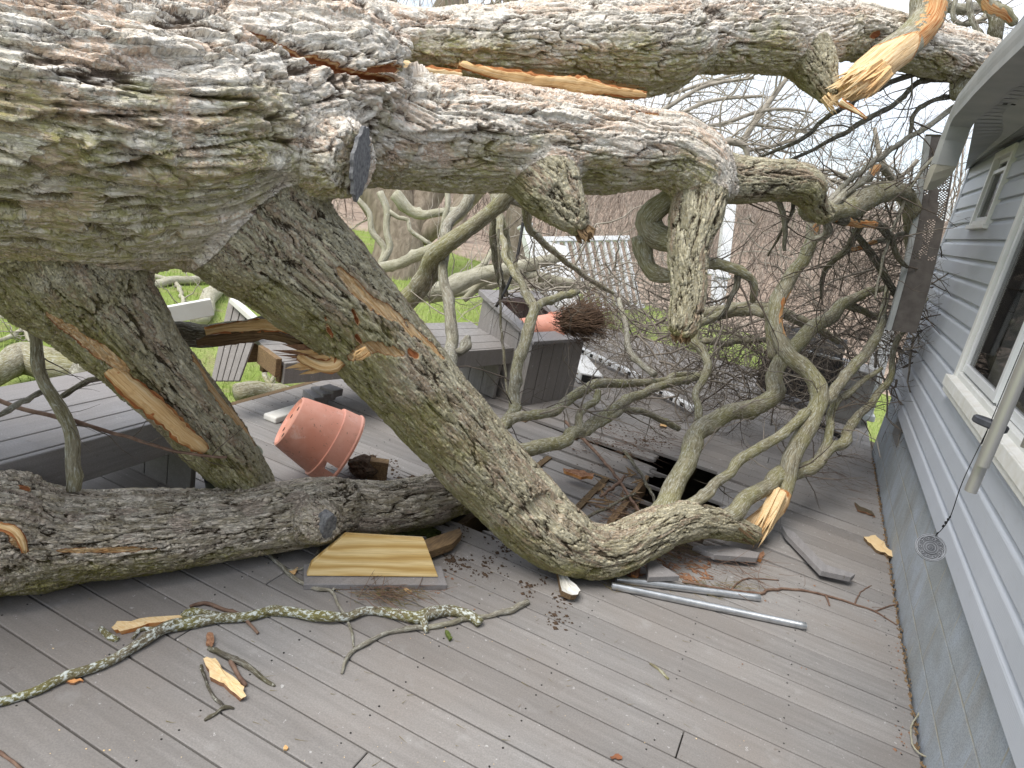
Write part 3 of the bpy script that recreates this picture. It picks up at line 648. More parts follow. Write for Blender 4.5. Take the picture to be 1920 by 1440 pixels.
def limb_disp(bk, S, seed, el=4.2):
    """bark relief: layered flakes (terraces), long wandering fissures, short cross breaks"""
    p = bk / S * np.array([1 / el, 1, 1], np.float32)
    wv = np.stack([vn(p * .5, seed + 31), vn(p * .6, seed + 37), vn(p * .6, seed + 41)], -1) - .5
    p = (p + wv * np.array([1.1, 1.25, 1.25])).astype(np.float32)
    w2 = (np.stack([vn(p * 2.6, seed + 61), vn(p * 2.6, seed + 67), vn(p * 2.6, seed + 71)], -1) - .5) * .35
    n = fbm((p * .62 + w2).astype(np.float32), 3, seed, .45); t = n * 7.0; fl = np.floor(t); fr = t - fl
    terr = (fl + sst(.0, .16, fr) + .25 * fr) / 7.0
    lev = _h(fl.astype(np.int32), np.floor(p[:, 1] * .35).astype(np.int32), np.floor(p[:, 2] * .35).astype(np.int32), seed)
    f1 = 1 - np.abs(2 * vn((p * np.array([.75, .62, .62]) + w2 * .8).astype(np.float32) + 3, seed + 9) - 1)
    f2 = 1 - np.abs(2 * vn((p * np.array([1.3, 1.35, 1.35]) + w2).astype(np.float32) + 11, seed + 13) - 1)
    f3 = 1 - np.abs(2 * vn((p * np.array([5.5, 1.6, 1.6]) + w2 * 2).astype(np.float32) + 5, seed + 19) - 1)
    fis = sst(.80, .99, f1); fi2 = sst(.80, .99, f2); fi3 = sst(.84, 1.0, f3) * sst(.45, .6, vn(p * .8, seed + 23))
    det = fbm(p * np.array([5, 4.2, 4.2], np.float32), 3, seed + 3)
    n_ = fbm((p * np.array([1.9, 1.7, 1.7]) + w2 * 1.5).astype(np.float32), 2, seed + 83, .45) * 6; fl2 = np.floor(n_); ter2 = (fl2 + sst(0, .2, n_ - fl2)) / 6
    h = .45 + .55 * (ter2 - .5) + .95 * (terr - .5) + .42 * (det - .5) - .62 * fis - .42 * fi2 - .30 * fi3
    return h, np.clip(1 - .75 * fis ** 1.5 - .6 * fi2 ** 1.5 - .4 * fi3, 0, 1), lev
def build_fused(limbs, vox, name_mat, parent, smooth_it=5):
    data = []; bm = bmesh.new()
    for li, (nm, S, A, spec) in enumerate(limbs):
        pts, rr = PX(spec); path, radii = smooth_path(pts, rr, .05)
        lump = fbm(np.stack([np.arange(len(path)) * .12, np.full(len(path), li * 7.3), np.zeros(len(path))], -1), 2, 77) - .5
        radii = radii * (1 + .10 * lump); T, U, W, sl_ = frames(path); data.append((path, radii, T, U, W, sl_, S, A, nm))
        n = 28; rings = []
        for i in range(len(path)):
            rings.append([bm.verts.new(path[i] + (U[i] * math.cos(a) + W[i] * math.sin(a)) * radii[i] * (1 + .05 * math.sin(2 * a + i * .07 + li) + .03 * math.sin(3 * a - i * .11))) for a in np.arange(n) * 2 * math.pi / n])
        for i in range(len(path) - 1):
            for j in range(n): bm.faces.new((rings[i][j], rings[i][(j + 1) % n], rings[i + 1][(j + 1) % n], rings[i + 1][j]))
        bm.faces.new(rings[0][::-1]); bm.faces.new(rings[-1])
    bmesh.ops.recalc_face_normals(bm, faces=bm.faces)
    me = bpy.data.meshes.new('tmp'); bm.to_mesh(me); bm.free(); o = link('tmp', me)
    md = o.modifiers.new('r', 'REMESH'); md.mode = 'VOXEL'; md.voxel_size = vox
    md = o.modifiers.new('s', 'SMOOTH'); md.iterations = smooth_it; md.factor = .5
    md = o.modifiers.new('d', 'SUBSURF'); md.levels = 2; md.render_levels = 2
    dg = bpy.context.evaluated_depsgraph_get(); ev = o.evaluated_get(dg); m2 = ev.to_mesh()
    nv = len(m2.vertices); V = np.empty(nv * 3, np.float32); m2.vertices.foreach_get('co', V); V = V.reshape(-1, 3)
    Nn = np.empty(nv * 3, np.float32); m2.vertices.foreach_get('normal', Nn); Nn = Nn.reshape(-1, 3)
    Q = np.empty(len(m2.loops), np.int32); m2.loops.foreach_get('vertex_index', Q); Q = Q.reshape(-1, 4)
    ev.to_mesh_clear(); bpy.data.objects.remove(o); bpy.data.meshes.remove(me)
    K = len(data); D = np.empty((K, nv), np.float32); BKs = []
    for li, (path, radii, T, U, W, sl_, S, A, nm) in enumerate(data):
        best = np.full(nv, 1e9, np.float32); arg = np.zeros(nv, np.int32)
        for i in range(len(path)):
            d = np.sqrt(((V - path[i].astype(np.float32)) ** 2).sum(1)) - radii[i]; mk = d < best; best = np.where(mk, d, best); arg = np.where(mk, i, arg)
        D[li] = best; q = V - path[arg]; ax = (q * T[arg]).sum(1)
        BKs.append(np.stack([sl_[arg] + ax + li * 13.7, (q * U[arg]).sum(1), (q * W[arg]).sum(1)], -1).astype(np.float32))
    who = D.argmin(0); Wt = np.exp(-np.maximum(D - D.min(0), 0) / .022); Wt /= Wt.sum(0)
    disp = np.zeros(nv, np.float32); plate = disp.copy(); tone = disp.copy(); bk = np.zeros((nv, 3), np.float32)
    for li in range(K):
        idx = np.nonzero(Wt[li] > .04)[0]
        S, A = data[li][6], data[li][7]; h, pl, rn = limb_disp(BKs[li][idx], S, 100 + li * 50, 7.5 if S > .035 else (5.5 if S > .026 else 6.5))
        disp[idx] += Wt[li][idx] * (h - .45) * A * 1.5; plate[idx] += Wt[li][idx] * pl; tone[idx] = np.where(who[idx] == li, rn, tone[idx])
        sel = who == li; bk[sel] = BKs[li][sel]
    disp += (fbm(V * 2.6, 3, 900) - .5) * .05 * np.clip(sum(np.where(who == i, data[i][7] / .02, 0) for i in range(K)), 0, 1.2)
    wood = np.zeros(nv, np.float32)
    cv = (V - EYE.astype(np.float32)) @ RM.astype(np.float32); cu = cv[:, :2] / np.maximum(cv[:, 2:], .05) * F
    for pts, wdt, depth, val in WOODS:
        snap = []
        for q in pts:      # slide each point along its sight line to the bark surface it lies on
            c = (q - EYE) @ RM; m_ = ((cu - (c[:2] / c[2] * F)) ** 2).sum(1) < 8 ** 2
            m_ &= cv[:, 2] > .3
            snap.append(EYE + (q - EYE) * (cv[m_, 2].min() / c[2]) if m_.any() else q)
        wdt = wdt * np.mean([((q - EYE) @ RM)[2] for q in snap]) / np.mean([((q - EYE) @ RM)[2] for q in pts]); pts = np.array(snap)
        pp, _ = smooth_path(pts, np.ones(len(pts)), wdt * .6); nl = len(pp); t = np.linspace(0, 1, nl); hw = wdt * (.35 + .65 * np.sin(np.pi * np.clip(t * .92 + .04, 0, 1)) ** .6)
        lo, hi = pp.min(0) - .12, pp.max(0) + .12; idx = np.nonzero(((V > lo) & (V < hi)).all(1))[0]
        if not len(idx): continue
        q = V[idx]; best = np.full(len(idx), 9., np.float32)
        for i in range(nl): best = np.minimum(best, np.sqrt(((q - pp[i]) ** 2).sum(1)) / hw[i])
        best += (fbm(bk[idx] * np.array([25, 60, 60]), 3, 55) - .5) * .9
        mk = sst(1.15, .85, best); wood[idx] = np.maximum(wood[idx], mk * val)
        disp[idx] = disp[idx] * (1 - mk * .85) - mk * depth
    def snap1(u, v):
        m_ = ((cu - np.array([u, v]) + np.array([960, 720])) ** 2).sum(1) < 8 ** 2; m_ &= cv[:, 2] > .3
        return P(u, v, cv[m_, 2].min()) if m_.any() else None
    for line, hgt, wid in LEDGES:      # thick old plates whose lower edge stands proud of the bark below
        pts = [q for q in (snap1(u, v) for u, v in line) if q is not None]
        if len(pts) < 2: continue
        pp, _ = smooth_path(pts, np.ones(len(pts)), .012); nl = len(pp); lo, hi = pp.min(0) - .2, pp.max(0) + .2; idx = np.nonzero(((V > lo) & (V < hi)).all(1) & (cv[:, 2] > .3))[0]
        q = V[idx]; best = np.full(len(idx), 9., np.float32); arg = np.zeros(len(idx), int)
        for i in range(nl): d = np.sqrt(((q - pp[i]) ** 2).sum(1)); mk = d < best; best = np.where(mk, d, best); arg = np.where(mk, i, arg)
        tg = np.gradient(pp, axis=0); tg /= np.linalg.norm(tg, axis=1)[:, None] + 1e-9; sdn = np.cross(tg[arg], Nn[idx]); sgn = ((q - pp[arg]) * sdn).sum(1); sgn *= np.sign((sdn[:, 2].mean() or 1.))
        sgn = sgn + (fbm((bk[idx] * np.array([18, 60, 60])).astype(np.float32), 3, 91) - .5) * .022
        endf = np.sin(np.pi * np.clip((arg + .5) / nl, 0.02, .98)) ** .5; a_ = best < wid * 1.6
        disp[idx] += np.where(a_, hgt * endf * np.where(sgn > 0, np.exp(-(sgn / wid) ** 2) * sst(-.001, .004, sgn), -.45 * np.exp(-(sgn / (wid * .45)) ** 2)), 0)
    for u, v, r_ in TANS:
        c = snap1(u, v)
        if c is None: continue
        rw = r_ * ((c - EYE) @ RM)[2] / F; d = np.sqrt(((V - c) ** 2).sum(1)) / rw; idx = np.nonzero(d < 1.6)[0]; e_ = d[idx] + (fbm((bk[idx] * np.array([14, 40, 40])).astype(np.float32), 3, 93) - .5) * 1.3
        tone[idx] = np.where(e_ < .8, .95, tone[idx]); plate[idx] = np.where(e_ < .8, np.maximum(plate[idx], .8), plate[idx]); disp[idx] = np.where(e_ < .8, disp[idx] * .45 - .004, disp[idx])
    moss = np.clip(.5 - .5 * Nn[:, 2] + .5 * (vn(V * 3.0, 42) - .5), 0, 1)
    V = V + Nn * disp[:, None]
    fw = who[Q[:, 0]]; outs = []
    for li in range(K):
        sub = Q[fw == li]
        if not len(sub): continue
        us, inv = np.unique(sub, return_inverse=True)
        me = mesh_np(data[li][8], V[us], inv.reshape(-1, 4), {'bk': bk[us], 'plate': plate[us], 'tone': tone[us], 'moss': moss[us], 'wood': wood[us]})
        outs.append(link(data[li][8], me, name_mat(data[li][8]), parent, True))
    return outs, data

tree = thing('fallen_tree', 'huge fallen bare tree with thick flaking grey trunk lying across deck and roof edge', 'tree')
# torn strips of bark on the limbs (front surface depth = axis depth - radius)
torn([(640, 507), (677, 547), (723, 580), (752, 594), (776, 625)], [2.52, 2.56, 2.62, 2.66, 2.70], 15, .008)
torn([(560, 700), (572, 720)], [2.5, 2.5], 5, .006, .95)
torn([(845, 700), (872, 735)], [2.7, 2.75], 6, .006, .95)
torn([(770, 655), (785, 668)], [2.7, 2.7], 9, .006, .95)
torn([(610, 600), (622, 640)], [2.5, 2.52], 7, .006, .95)
torn([(768, 600), (807, 637), (842, 670)], [2.70, 2.75, 2.80], 14, .008, .55)
torn([(655, 678), (690, 655), (755, 664)], [2.56, 2.58, 2.64], 14, .01, .5)
torn([(668, 628), (680, 655)], [2.56, 2.57], 6, .012, .9)
torn([(700, 503), (757, 540)], [2.60, 2.66], 5, .01, .9)
torn([(660, 575), (672, 610)], [2.54, 2.56], 6, .008, .95)
torn([(372, 660), (395, 700), (430, 755), (478, 812), (520, 868)], [2.42, 2.48, 2.58, 2.72, 2.88], 17, .007, .55)
torn([(90, 600), (150, 640), (215, 690), (258, 742)], [2.2, 2.24, 2.30, 2.38], 16, .012, .5)
torn([(470, 48), (540, 82), (610, 110), (690, 140), (745, 150)], [2.32, 2.38, 2.46, 2.56, 2.66], 11, .05, .92)
torn([(690, 130), (760, 128), (850, 138)], [2.66, 2.74, 2.84], 10, .02, .9)
torn([(845, 128), (930, 142), (1020, 152), (1120, 166), (1212, 176)], [2.88, 2.97, 3.06, 3.18, 3.32], 17, .015, .55)
torn([(1185, 200), (1240, 208)], [3.06, 3.1], 10, .03, .92)
torn([(150, 392), (185, 385)], [1.78, 1.8], 26, .006, .0)
torn([(985, 960), (1040, 945), (1035, 990)], [2.98, 3.0, 3.0], 22, .018, .0)
torn([(1640, 70), (1655, 62)], [4.38, 4.4], 8, .004, .95)
LM = lambda nm: M['trunk'] if nm in ('trunk', 'upper_stem', 'middle_limb', 'stub_collar') else M['limb']
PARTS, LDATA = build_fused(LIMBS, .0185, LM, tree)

# ------------------------------------------------------------------ live branches of the fallen tree
rng = np.random.default_rng(5)
TW, TWD, TWP = Tubes(), Tubes(), Tubes()          # twigs of the crown: mid, dark, pale
def br(spec, m='branch', sides=12, n=0, lr=(.15, .5), lev=2, T=None, knots=9, wood=None, name='branch', rough=.13, up=.0, floor=None, spread=.9, t0=.15, step=.035):
    spec = [(u, v, d, r * (.85 if r < 30 else 1)) for u, v, d, r in spec]
    o, p, r = branch(name, spec, M[m], tree, step=step, sides=sides, wood=wood, knots=knots, rough=rough)
    if n: spawn(T or TW, p, r, int(n * 1.5), lr, rng, lev, up=up, floor=floor, spread=spread, t0=t0)
    return p, r
def scar(t0, t1, a0, wa):     # orange scar: along-branch range, angle range
    return lambda t, th, m, s: (sst(t0 - .02, t0 + .02, t)[:, None] * sst(t1 + .02, t1 - .02, t)[:, None] * sst(wa + .25, wa - .1, np.abs((th - a0 + np.pi) % (2 * np.pi) - np.pi) + .8 * (RNG.random(th.shape) - .5))).astype(float) * .6
def tip(t0): return lambda t, th, m, s: np.repeat(sst(t0, t0 + .02, t)[:, None], s, 1) * .6
# from the elbow on the deck up to the right
br([(1235, 985, 3.42, 30), (1262, 930, 3.58, 25), (1280, 880, 3.78, 22), (1310, 815, 4.05, 20), (1360, 772, 4.3, 19), (1412, 757, 4.5, 19), (1448, 733, 4.62, 18), (1462, 697, 4.72, 17), (1482, 657, 4.82, 17), (1523, 620, 4.98, 16), (1563, 590, 5.12, 15), (1580, 566, 5.2, 13), (1620, 548, 5.35, 9), (1664, 538, 5.5, 6)], sides=16, n=14, T=TW)
br([(1424, 1000, 3.90, 24), (1444, 958, 3.98, 23), (1466, 913, 4.06, 20), (1487, 863, 4.12, 20), (1510, 813, 4.2, 20), (1532, 765, 4.27, 20), (1537, 722, 4.32, 19), (1513, 690, 4.36, 18), (1482, 667, 4.40, 17), (1464, 632, 4.45, 16), (1462, 582, 4.52, 15), (1482, 532, 4.6, 15), (1505, 490, 4.68, 14), (1524, 446, 4.76, 14), (1530, 410, 4.82, 13)], sides=18, n=10, T=TW, wood=lambda t, th, m, s_: np.maximum(scar(.58, .74, 1.1, .45)(t, th, m, s_), np.maximum(scar(.93, .97, .2, .4)(t, th, m, s_), 1.5 * scar(-.1, .13, 0, 1.3)(t, th, m, s_))))
br([(1285, 955, 3.56, 14), (1318, 925, 3.64, 12), (1365, 893, 3.78, 11), (1385, 862, 3.9, 12), (1447, 827, 4.05, 11), (1493, 790, 4.18, 11), (1515, 772, 4.25, 10)], n=5)
br([(1340, 985, 3.62, 24), (1385, 945, 3.80, 19), (1432, 917, 3.98, 17), (1487, 890, 4.15, 20), (1520, 876, 4.25, 16), (1557, 843, 4.4, 13), (1592, 808, 4.58, 11), (1617, 773, 4.75, 9), (1640, 745, 4.85, 8), (1664, 720, 4.95, 7), (1674, 680, 5.05, 6), (1684, 637, 5.15, 6), (1712, 600, 5.3, 4), (1740, 560, 5.4, 3)], n=16, T=TWD)
br([(1530, 868, 4.3, 10), (1553, 833, 4.4, 9), (1558, 800, 4.48, 9), (1556, 786, 4.52, 9), (1570, 755, 4.6, 8), (1592, 738, 4.7, 7), (1622, 712, 4.85, 6), (1652, 690, 4.95, 4)], n=10, T=TWD)
br([(1535, 760, 4.3, 11), (1555, 742, 4.42, 11), (1588, 708, 4.6, 12), (1622, 667, 4.8, 12), (1634, 640, 4.9, 11), (1650, 612, 5.0, 9), (1657, 580, 5.1, 7), (1666, 535, 5.25, 5)], n=14, T=TW)
br([(1480, 655, 4.82, 9), (1452, 610, 4.95, 9), (1440, 580, 5.0, 8), (1442, 640, 5.0, 9), (1447, 672, 4.95, 8)], n=5)
br([(1580, 568, 5.2, 9), (1610, 580, 5.4, 8), (1640, 595, 5.6, 7), (1670, 600, 5.8, 6)], n=8, T=TWD)
# bundle that leaves the elbow limb to the right over the deck
br([(938, 800, 3.02, 13), (973, 783, 3.3, 11), (1040, 770, 3.7, 11), (1083, 738, 4.1, 11), (1123, 718, 4.35, 11), (1173, 719, 4.6, 9), (1223, 717, 4.85, 8), (1285, 704, 5.2, 8), (1330, 700, 5.5, 6)], n=12)
br([(965, 845, 3.1, 16), (1000, 836, 3.3, 16), (1045, 829, 3.5, 15), (1090, 807, 3.8, 14), (1123, 787, 4.05, 13), (1157, 760, 4.3, 12), (1207, 737, 4.6, 10), (1270, 716, 5.0, 9), (1325, 700, 5.3, 8)], n=12)
br([(1090, 806, 3.8, 10), (1084, 780, 3.86, 8), (1100, 760, 3.92, 8), (1118, 752, 4.0, 8), (1121, 735, 4.05, 7)], n=4)
br([(1092, 812, 3.8, 9), (1133, 790, 4.05, 8), (1173, 768, 4.3, 8), (1227, 780, 4.6, 7), (1273, 806, 4.75, 6)], n=8)
br([(947, 798, 3.3, 13), (957, 772, 3.6, 12), (964, 730, 3.75, 13), (976, 680, 3.9, 13), (993, 620, 4.1, 13), (1000, 574, 4.25, 11)], 'branch', n=8, T=TWD)
br([(1000, 578, 4.25, 9), (1040, 560, 4.5, 9), (1070, 549, 4.7, 8), (1085, 545, 4.8, 6)], 'branch', n=6)
br([(998, 575, 4.25, 8), (970, 523, 4.5, 7), (953, 492, 4.7, 7), (940, 440, 4.9, 8), (930, 395, 5.0, 9), (925, 360, 5.1, 9)], 'branch', n=6, T=TWD)
br([(1225, 700, 4.8, 8), (1200, 680, 4.9, 7), (1180, 655, 5.0, 7), (1172, 610, 5.2, 6), (1160, 560, 5.4, 5)], 'branch_grey', n=10)
br([(1310, 790, 4.15, 9), (1305, 740, 4.4, 8), (1325, 690, 4.6, 9), (1318, 660, 4.7, 10), (1298, 640, 4.78, 11), (1308, 612, 4.85, 10), (1352, 590, 5.0, 8), (1380, 578, 5.1, 7)], 'branch', n=10)
br([(1430, 590, 5.1, 8), (1400, 575, 5.2, 14), (1350, 580, 5.3, 13), (1310, 590, 5.4, 12), (1270, 600, 5.5, 9)], 'branch', n=10)
br([(1330, 595, 5.4, 11), (1410, 575, 5.5, 12), (1470, 590, 5.6, 12), (1520, 610, 5.7, 10), (1570, 640, 5.8, 7)], 'branch', n=10, T=TWD)
br([(1320, 640, 5.3, 8), (1370, 642, 5.5, 7), (1430, 638, 5.7, 6), (1480, 640, 5.9, 5)], 'branch', n=10, T=TWD)
# from the hanging limb: smooth gnarled hook and its continuation
br([(1262, 370, 3.42, 24), (1228, 395, 3.44, 22), (1206, 425, 3.46, 24), (1222, 452, 3.45, 27), (1258, 462, 3.40, 26)], 'branch', sides=24, knots=6)
br([(1196, 440, 3.48, 20), (1203, 475, 3.5, 19), (1216, 500, 3.5, 16), (1243, 513, 3.48, 13), (1275, 520, 3.42, 11)], 'branch', sides=18)
br([(1300, 490, 3.38, 14), (1345, 492, 3.45, 12), (1385, 506, 3.5, 11), (1408, 532, 3.55, 9), (1413, 565, 3.6, 6)], 'branch', n=4, T=TWD)
br([(1385, 506, 3.5, 8), (1380, 540, 3.52, 6), (1360, 580, 3.55, 5), (1345, 600, 3.58, 3)], 'branch_dark', n=4, T=TWD)
# from the side limb
br([(1524, 400, 3.76, 22), (1548, 405, 3.95, 22), (1582, 398, 4.1, 24), (1618, 376, 4.25, 26), (1655, 358, 4.4, 23), (1690, 360, 4.55, 19), (1708, 400, 4.7, 18), (1716, 445, 4.85, 15), (1712, 490, 5.0, 10), (1700, 540, 5.15, 6)], 'branch', sides=16, n=16, T=TWD)
br([(1530, 408, 3.9, 10), (1575, 372, 4.05, 9), (1622, 336, 4.3, 8), (1640, 318, 4.45, 9), (1655, 318, 4.5, 8), (1680, 345, 4.6, 6)], 'branch_grey', n=8, wood=scar(.62, .8, 0, .9))
br([(1545, 402, 4.0, 8), (1550, 440, 4.2, 9), (1520, 448, 4.3, 5)], 'branch_grey', n=4)
br([(1565, 412, 4.05, 12), (1610, 420, 4.2, 10), (1650, 428, 4.35, 9), (1672, 445, 4.5, 8), (1680, 480, 4.6, 6), (1700, 500, 4.7, 4)], 'branch_dark', n=8, T=TWD, wood=scar(.08, .4, .3, 1.0))
br([(1590, 470, 4.5, 5), (1640, 455, 4.65, 6), (1690, 440, 4.8, 5), (1712, 425, 4.9, 4)], 'branch_grey', n=6, wood=tip(.0) if False else scar(.0, .4, 0, 1.0))
br([(1610, 425, 4.3, 8), (1590, 460, 4.4, 7), (1560, 490, 4.5, 7), (1545, 520, 4.6, 5), (1540, 560, 4.7, 3)], 'branch_dark', n=8, T=TWD)
br([(1600, 430, 4.4, 6), (1630, 470, 4.6, 8), (1660, 520, 4.8, 8), (1690, 570, 5.0, 6)], 'branch_dark', n=12, T=TWD)
br([(1370, 372, 3.5, 8), (1415, 366, 3.6, 7), (1458, 374, 3.7, 7), (1470, 420, 3.8, 6), (1472, 470, 3.9, 4)], 'branch_grey', n=5, T=TWD)
br([(1490, 372, 3.7, 5), (1485, 400, 3.8, 4), (1462, 440, 3.9, 3), (1440, 480, 4.0, 2)], 'branch_dark', n=4, T=TWD)
# long bare shoots between the roof edge and the broken limbs
br([(1760, 132, 4.62, 9), (1723, 134, 4.62, 6), (1663, 157, 4.6, 6), (1613, 183, 4.55, 6), (1563, 213, 4.5, 5), (1513, 253, 4.5, 5), (1467, 277, 4.5, 4), (1420, 297, 4.5, 2.5)], 'branch_dark', sides=8, n=10, T=TW)
br([(1790, 150, 4.7, 10), (1780, 146, 4.7, 8), (1727, 153, 4.7, 6), (1687, 187, 4.65, 6), (1630, 223, 4.6, 6), (1570, 257, 4.55, 5), (1520, 283, 4.5, 4), (1473, 303, 4.5, 3)], 'branch_dark', sides=8, n=10, T=TW)
br([(1800, 190, 4.8, 6), (1747, 233, 4.7, 6), (1697, 260, 4.6, 6), (1647, 300, 4.5, 6), (1600, 333, 4.3, 6), (1547, 383, 4.0, 7), (1527, 402, 3.85, 8)], 'branch_grey', sides=8, n=12, T=TWD)
br([(1790, 178, 4.75, 6), (1747, 190, 4.7, 5), (1717, 213, 4.66, 5), (1703, 255, 4.62, 4)], 'branch_dark', sides=8, n=5, T=TWD)
br([(1820, 140, 4.72, 30), (1800, 165, 4.7, 18), (1792, 185, 4.7, 10)], 'branch', sides=14)
br([(1760, 285, 4.5, 4), (1720, 330, 4.5, 4), (1690, 390, 4.5, 4), (1660, 470, 4.5, 3), (1640, 560, 4.5, 2)], 'branch_grey', sides=7, n=10, T=TWD)
# scraped orange limbs above the roof edge
br([(1822, -40, 4.6, 13), (1850, 2, 4.65, 12), (1880, 20, 4.7, 11), (1900, 42, 4.75, 10)], 'branch', wood=scar(.3, .9, .3, .7))
br([(1868, 5, 4.9, 12), (1866, 45, 4.9, 13), (1868, 76, 4.9, 10)], 'branch_dark')
br([(1760, 10, 5.2, 12), (1810, 14, 5.2, 11), (1860, 12, 5.2, 8)], 'branch_grey', n=8, T=TW, lr=(.2, .7))
br([(1795, -20, 5.1, 5), (1785, 25, 5.1, 5), (1800, 45, 5.1, 5), (1835, 40, 5.1, 6), (1850, 20, 5.1, 5)], 'branch_grey', n=6)
br([(1815, 0, 5.0, 6), (1826, 40, 5.0, 6), (1835, 62, 5.0, 7), (1850, 75, 5.0, 6)], 'branch_grey', n=4)
br([(1775, 60, 4.62, 9), (1800, 56, 4.8, 7), (1816, 66, 4.9, 7), (1820, 82, 4.9, 7)], 'branch', n=2)
# left: torn horizontal limb between the two big limbs
br([(310, 618, 2.75, 26), (370, 626, 2.85, 26), (430, 618, 2.9, 24), (500, 612, 2.92, 22), (560, 622, 2.88, 24), (610, 645, 2.82, 22)], 'branch_dark', sides=24, name='torn_limb', rough=.16, wood=lambda t, th, m, s: .5 * (sst(.25, .33, t) * sst(1.01, .95, t))[:, None] * np.ones(s)[None] * 0)
br([(45, 560, 2.35, 11), (67, 640, 2.38, 12), (77, 693, 2.4, 13), (93, 733, 2.42, 13), (113, 763, 2.44, 14), (133, 797, 2.46, 14), (144, 847, 2.48, 15), (140, 920, 2.5, 15)], 'branch', sides=18, n=3, T=TWD, lr=(.1, .3), lev=1, knots=7)
br([(77, 735, 2.42, 6), (40, 755, 2.3, 6), (0, 778, 2.2, 6), (-40, 790, 2.1, 5)], 'branch_grey', sides=10)
br([(-20, 742, 2.5, 5), (30, 762, 2.5, 5), (110, 783, 2.5, 5), (150, 793, 2.5, 4.5), (233, 817, 2.52, 4), (333, 847, 2.54, 3.5), (425, 858, 2.56, 3)], 'twig_red', sides=8, n=8, T=TWD, lr=(.06, .2), lev=1, knots=0)
br([(118, 742, 2.6, 6), (167, 713, 2.7, 6), (217, 706, 2.8, 5), (260, 690, 2.9, 5)], 'branch_dark', sides=8, n=4, T=TWD, lr=(.08, .25), lev=1)
# upright limb and V in the middle distance
br([(838, 700, 3.6, 14), (846, 650, 4.2, 14), (837, 580, 4.3, 13), (833, 530, 4.35, 11), (831, 480, 4.4, 10), (838, 430, 4.5, 11), (868, 385, 4.6, 12), (882, 350, 4.7, 12)], 'branch_grey', sides=14, n=5, T=TWP)
br([(858, 660, 4.1, 10), (875, 650, 4.15, 9), (880, 635, 4.2, 8)], 'branch_grey', sides=10)
br([(985, 330, 4.0, 17), (940, 375, 4.1, 17), (893, 415, 4.2, 18), (850, 455, 4.3, 19), (806, 490, 4.45, 21), (775, 535, 4.6, 22), (748, 570, 4.7, 24), (725, 610, 4.85, 25), (705, 655, 5.0, 25)], 'branch', sides=18, n=3, T=TWD)
br([(848, 455, 4.32, 13), (800, 474, 4.5, 13), (755, 492, 4.7, 12), (715, 503, 4.9, 12), (690, 508, 5.0, 11)], 'branch_pale', sides=14)
br([(925, 405, 5.0, 8), (930, 470, 5.1, 9), (935, 520, 5.2, 8), (945, 555, 5.3, 7)], 'branch_dark', n=4, T=TWD)
br([(940, 405, 5.0, 7), (955, 470, 5.1, 7), (985, 540, 5.0, 6), (1010, 575, 4.9, 5)], 'branch', n=4, T=TWD)
br([(955, 370, 4.6, 9), (985, 388, 4.8, 10), (988, 420, 5.0, 9), (1010, 445, 5.2, 8), (1060, 490, 5.5, 6), (1110, 525, 5.8, 6), (1150, 550, 6.0, 4)], 'branch', n=16, T=TW)
br([(934, 430, 4.6, 3), (937, 520, 4.55, 3), (940, 610, 4.5, 3), (947, 690, 4.4, 3), (951, 745, 4.3, 2.5)], 'branch_dark', sides=8, n=6, T=TWD, lr=(.1, .3), lev=1)
twigs_right = [(1650, 470, 5.2), (1690, 500, 5.3), (1640, 560, 5.4), (1700, 620, 5.4), (1660, 620, 5.3), (1600, 520, 5.3), (1720, 420, 5.0), (1745, 470, 5.5), (1735, 540, 5.6)]
for u, v, d in twigs_right:
    p, r = wander(P(u, v, d), rng.normal(0, 1, 3) + np.array([0, 0, -.3]), .8, .007, rng, 10, .25); TWD.add(p, r, 5, 0, cap=False); spawn(TWD, p, r, 9, (.12, .45), rng, 2)
def brush(T, n, u, v, d, l, r, zfloor=0.0, dirv=None, wig=.28, kids=4, lev=2, up=0.):
    """a thicket of loose twigs inside a photo-located box of space"""
    for _ in range(n):
        p0 = P(rng.uniform(*u), rng.uniform(*v), rng.uniform(*d)); p0[2] = max(p0[2], zfloor + .03)
        dv = rng.normal(0, 1, 3) if dirv is None else np.array(dirv) + rng.normal(0, .5, 3)
        ll = rng.uniform(*l); p, rr = wander(p0, dv, ll, rng.uniform(*r), rng, 9, wig, up); p[:, 2] = np.maximum(p[:, 2], zfloor + .006)
        T.add(p, rr, 4, 0, seed=1, cap=False); spawn(T, p, rr, kids, (.1, .4), rng, lev, floor=zfloor)
brush(TW, 100, (1010, 1300), (540, 640), (5.8, 8.0), (.4, 1.1), (.004, .009), kids=5)
brush(TW, 90, (1180, 1440), (600, 740), (5.4, 7.4), (.4, 1.0), (.003, .008), kids=5)
brush(TWD, 70, (1330, 1500), (640, 760), (5.0, 6.5), (.4, .9), (.003, .007), kids=5)
brush(TWD, 80, (1560, 1730), (480, 680), (5.2, 6.5), (.3, .8), (.003, .007), kids=5)
brush(TWP, 45, (960, 1180), (480, 560), (6.0, 7.5), (.6, 1.4), (.006, .012), kids=5)
brush(TW, 46, (1150, 1480), (560, 760), (5.0, 7.2), (.6, 1.4), (.006, .013), kids=6)
brush(TW, 60, (1000, 1330), (500, 620), (7.0, 9.5), (.5, 1.4), (.005, .011), kids=6)
brush(TW, 40, (1540, 1720), (430, 780), (4.9, 6.4), (.5, 1.2), (.005, .011), kids=6)
brush(TWP, 30, (1250, 1500), (380, 560), (5.5, 8.5), (.6, 1.4), (.004, .009), kids=5)
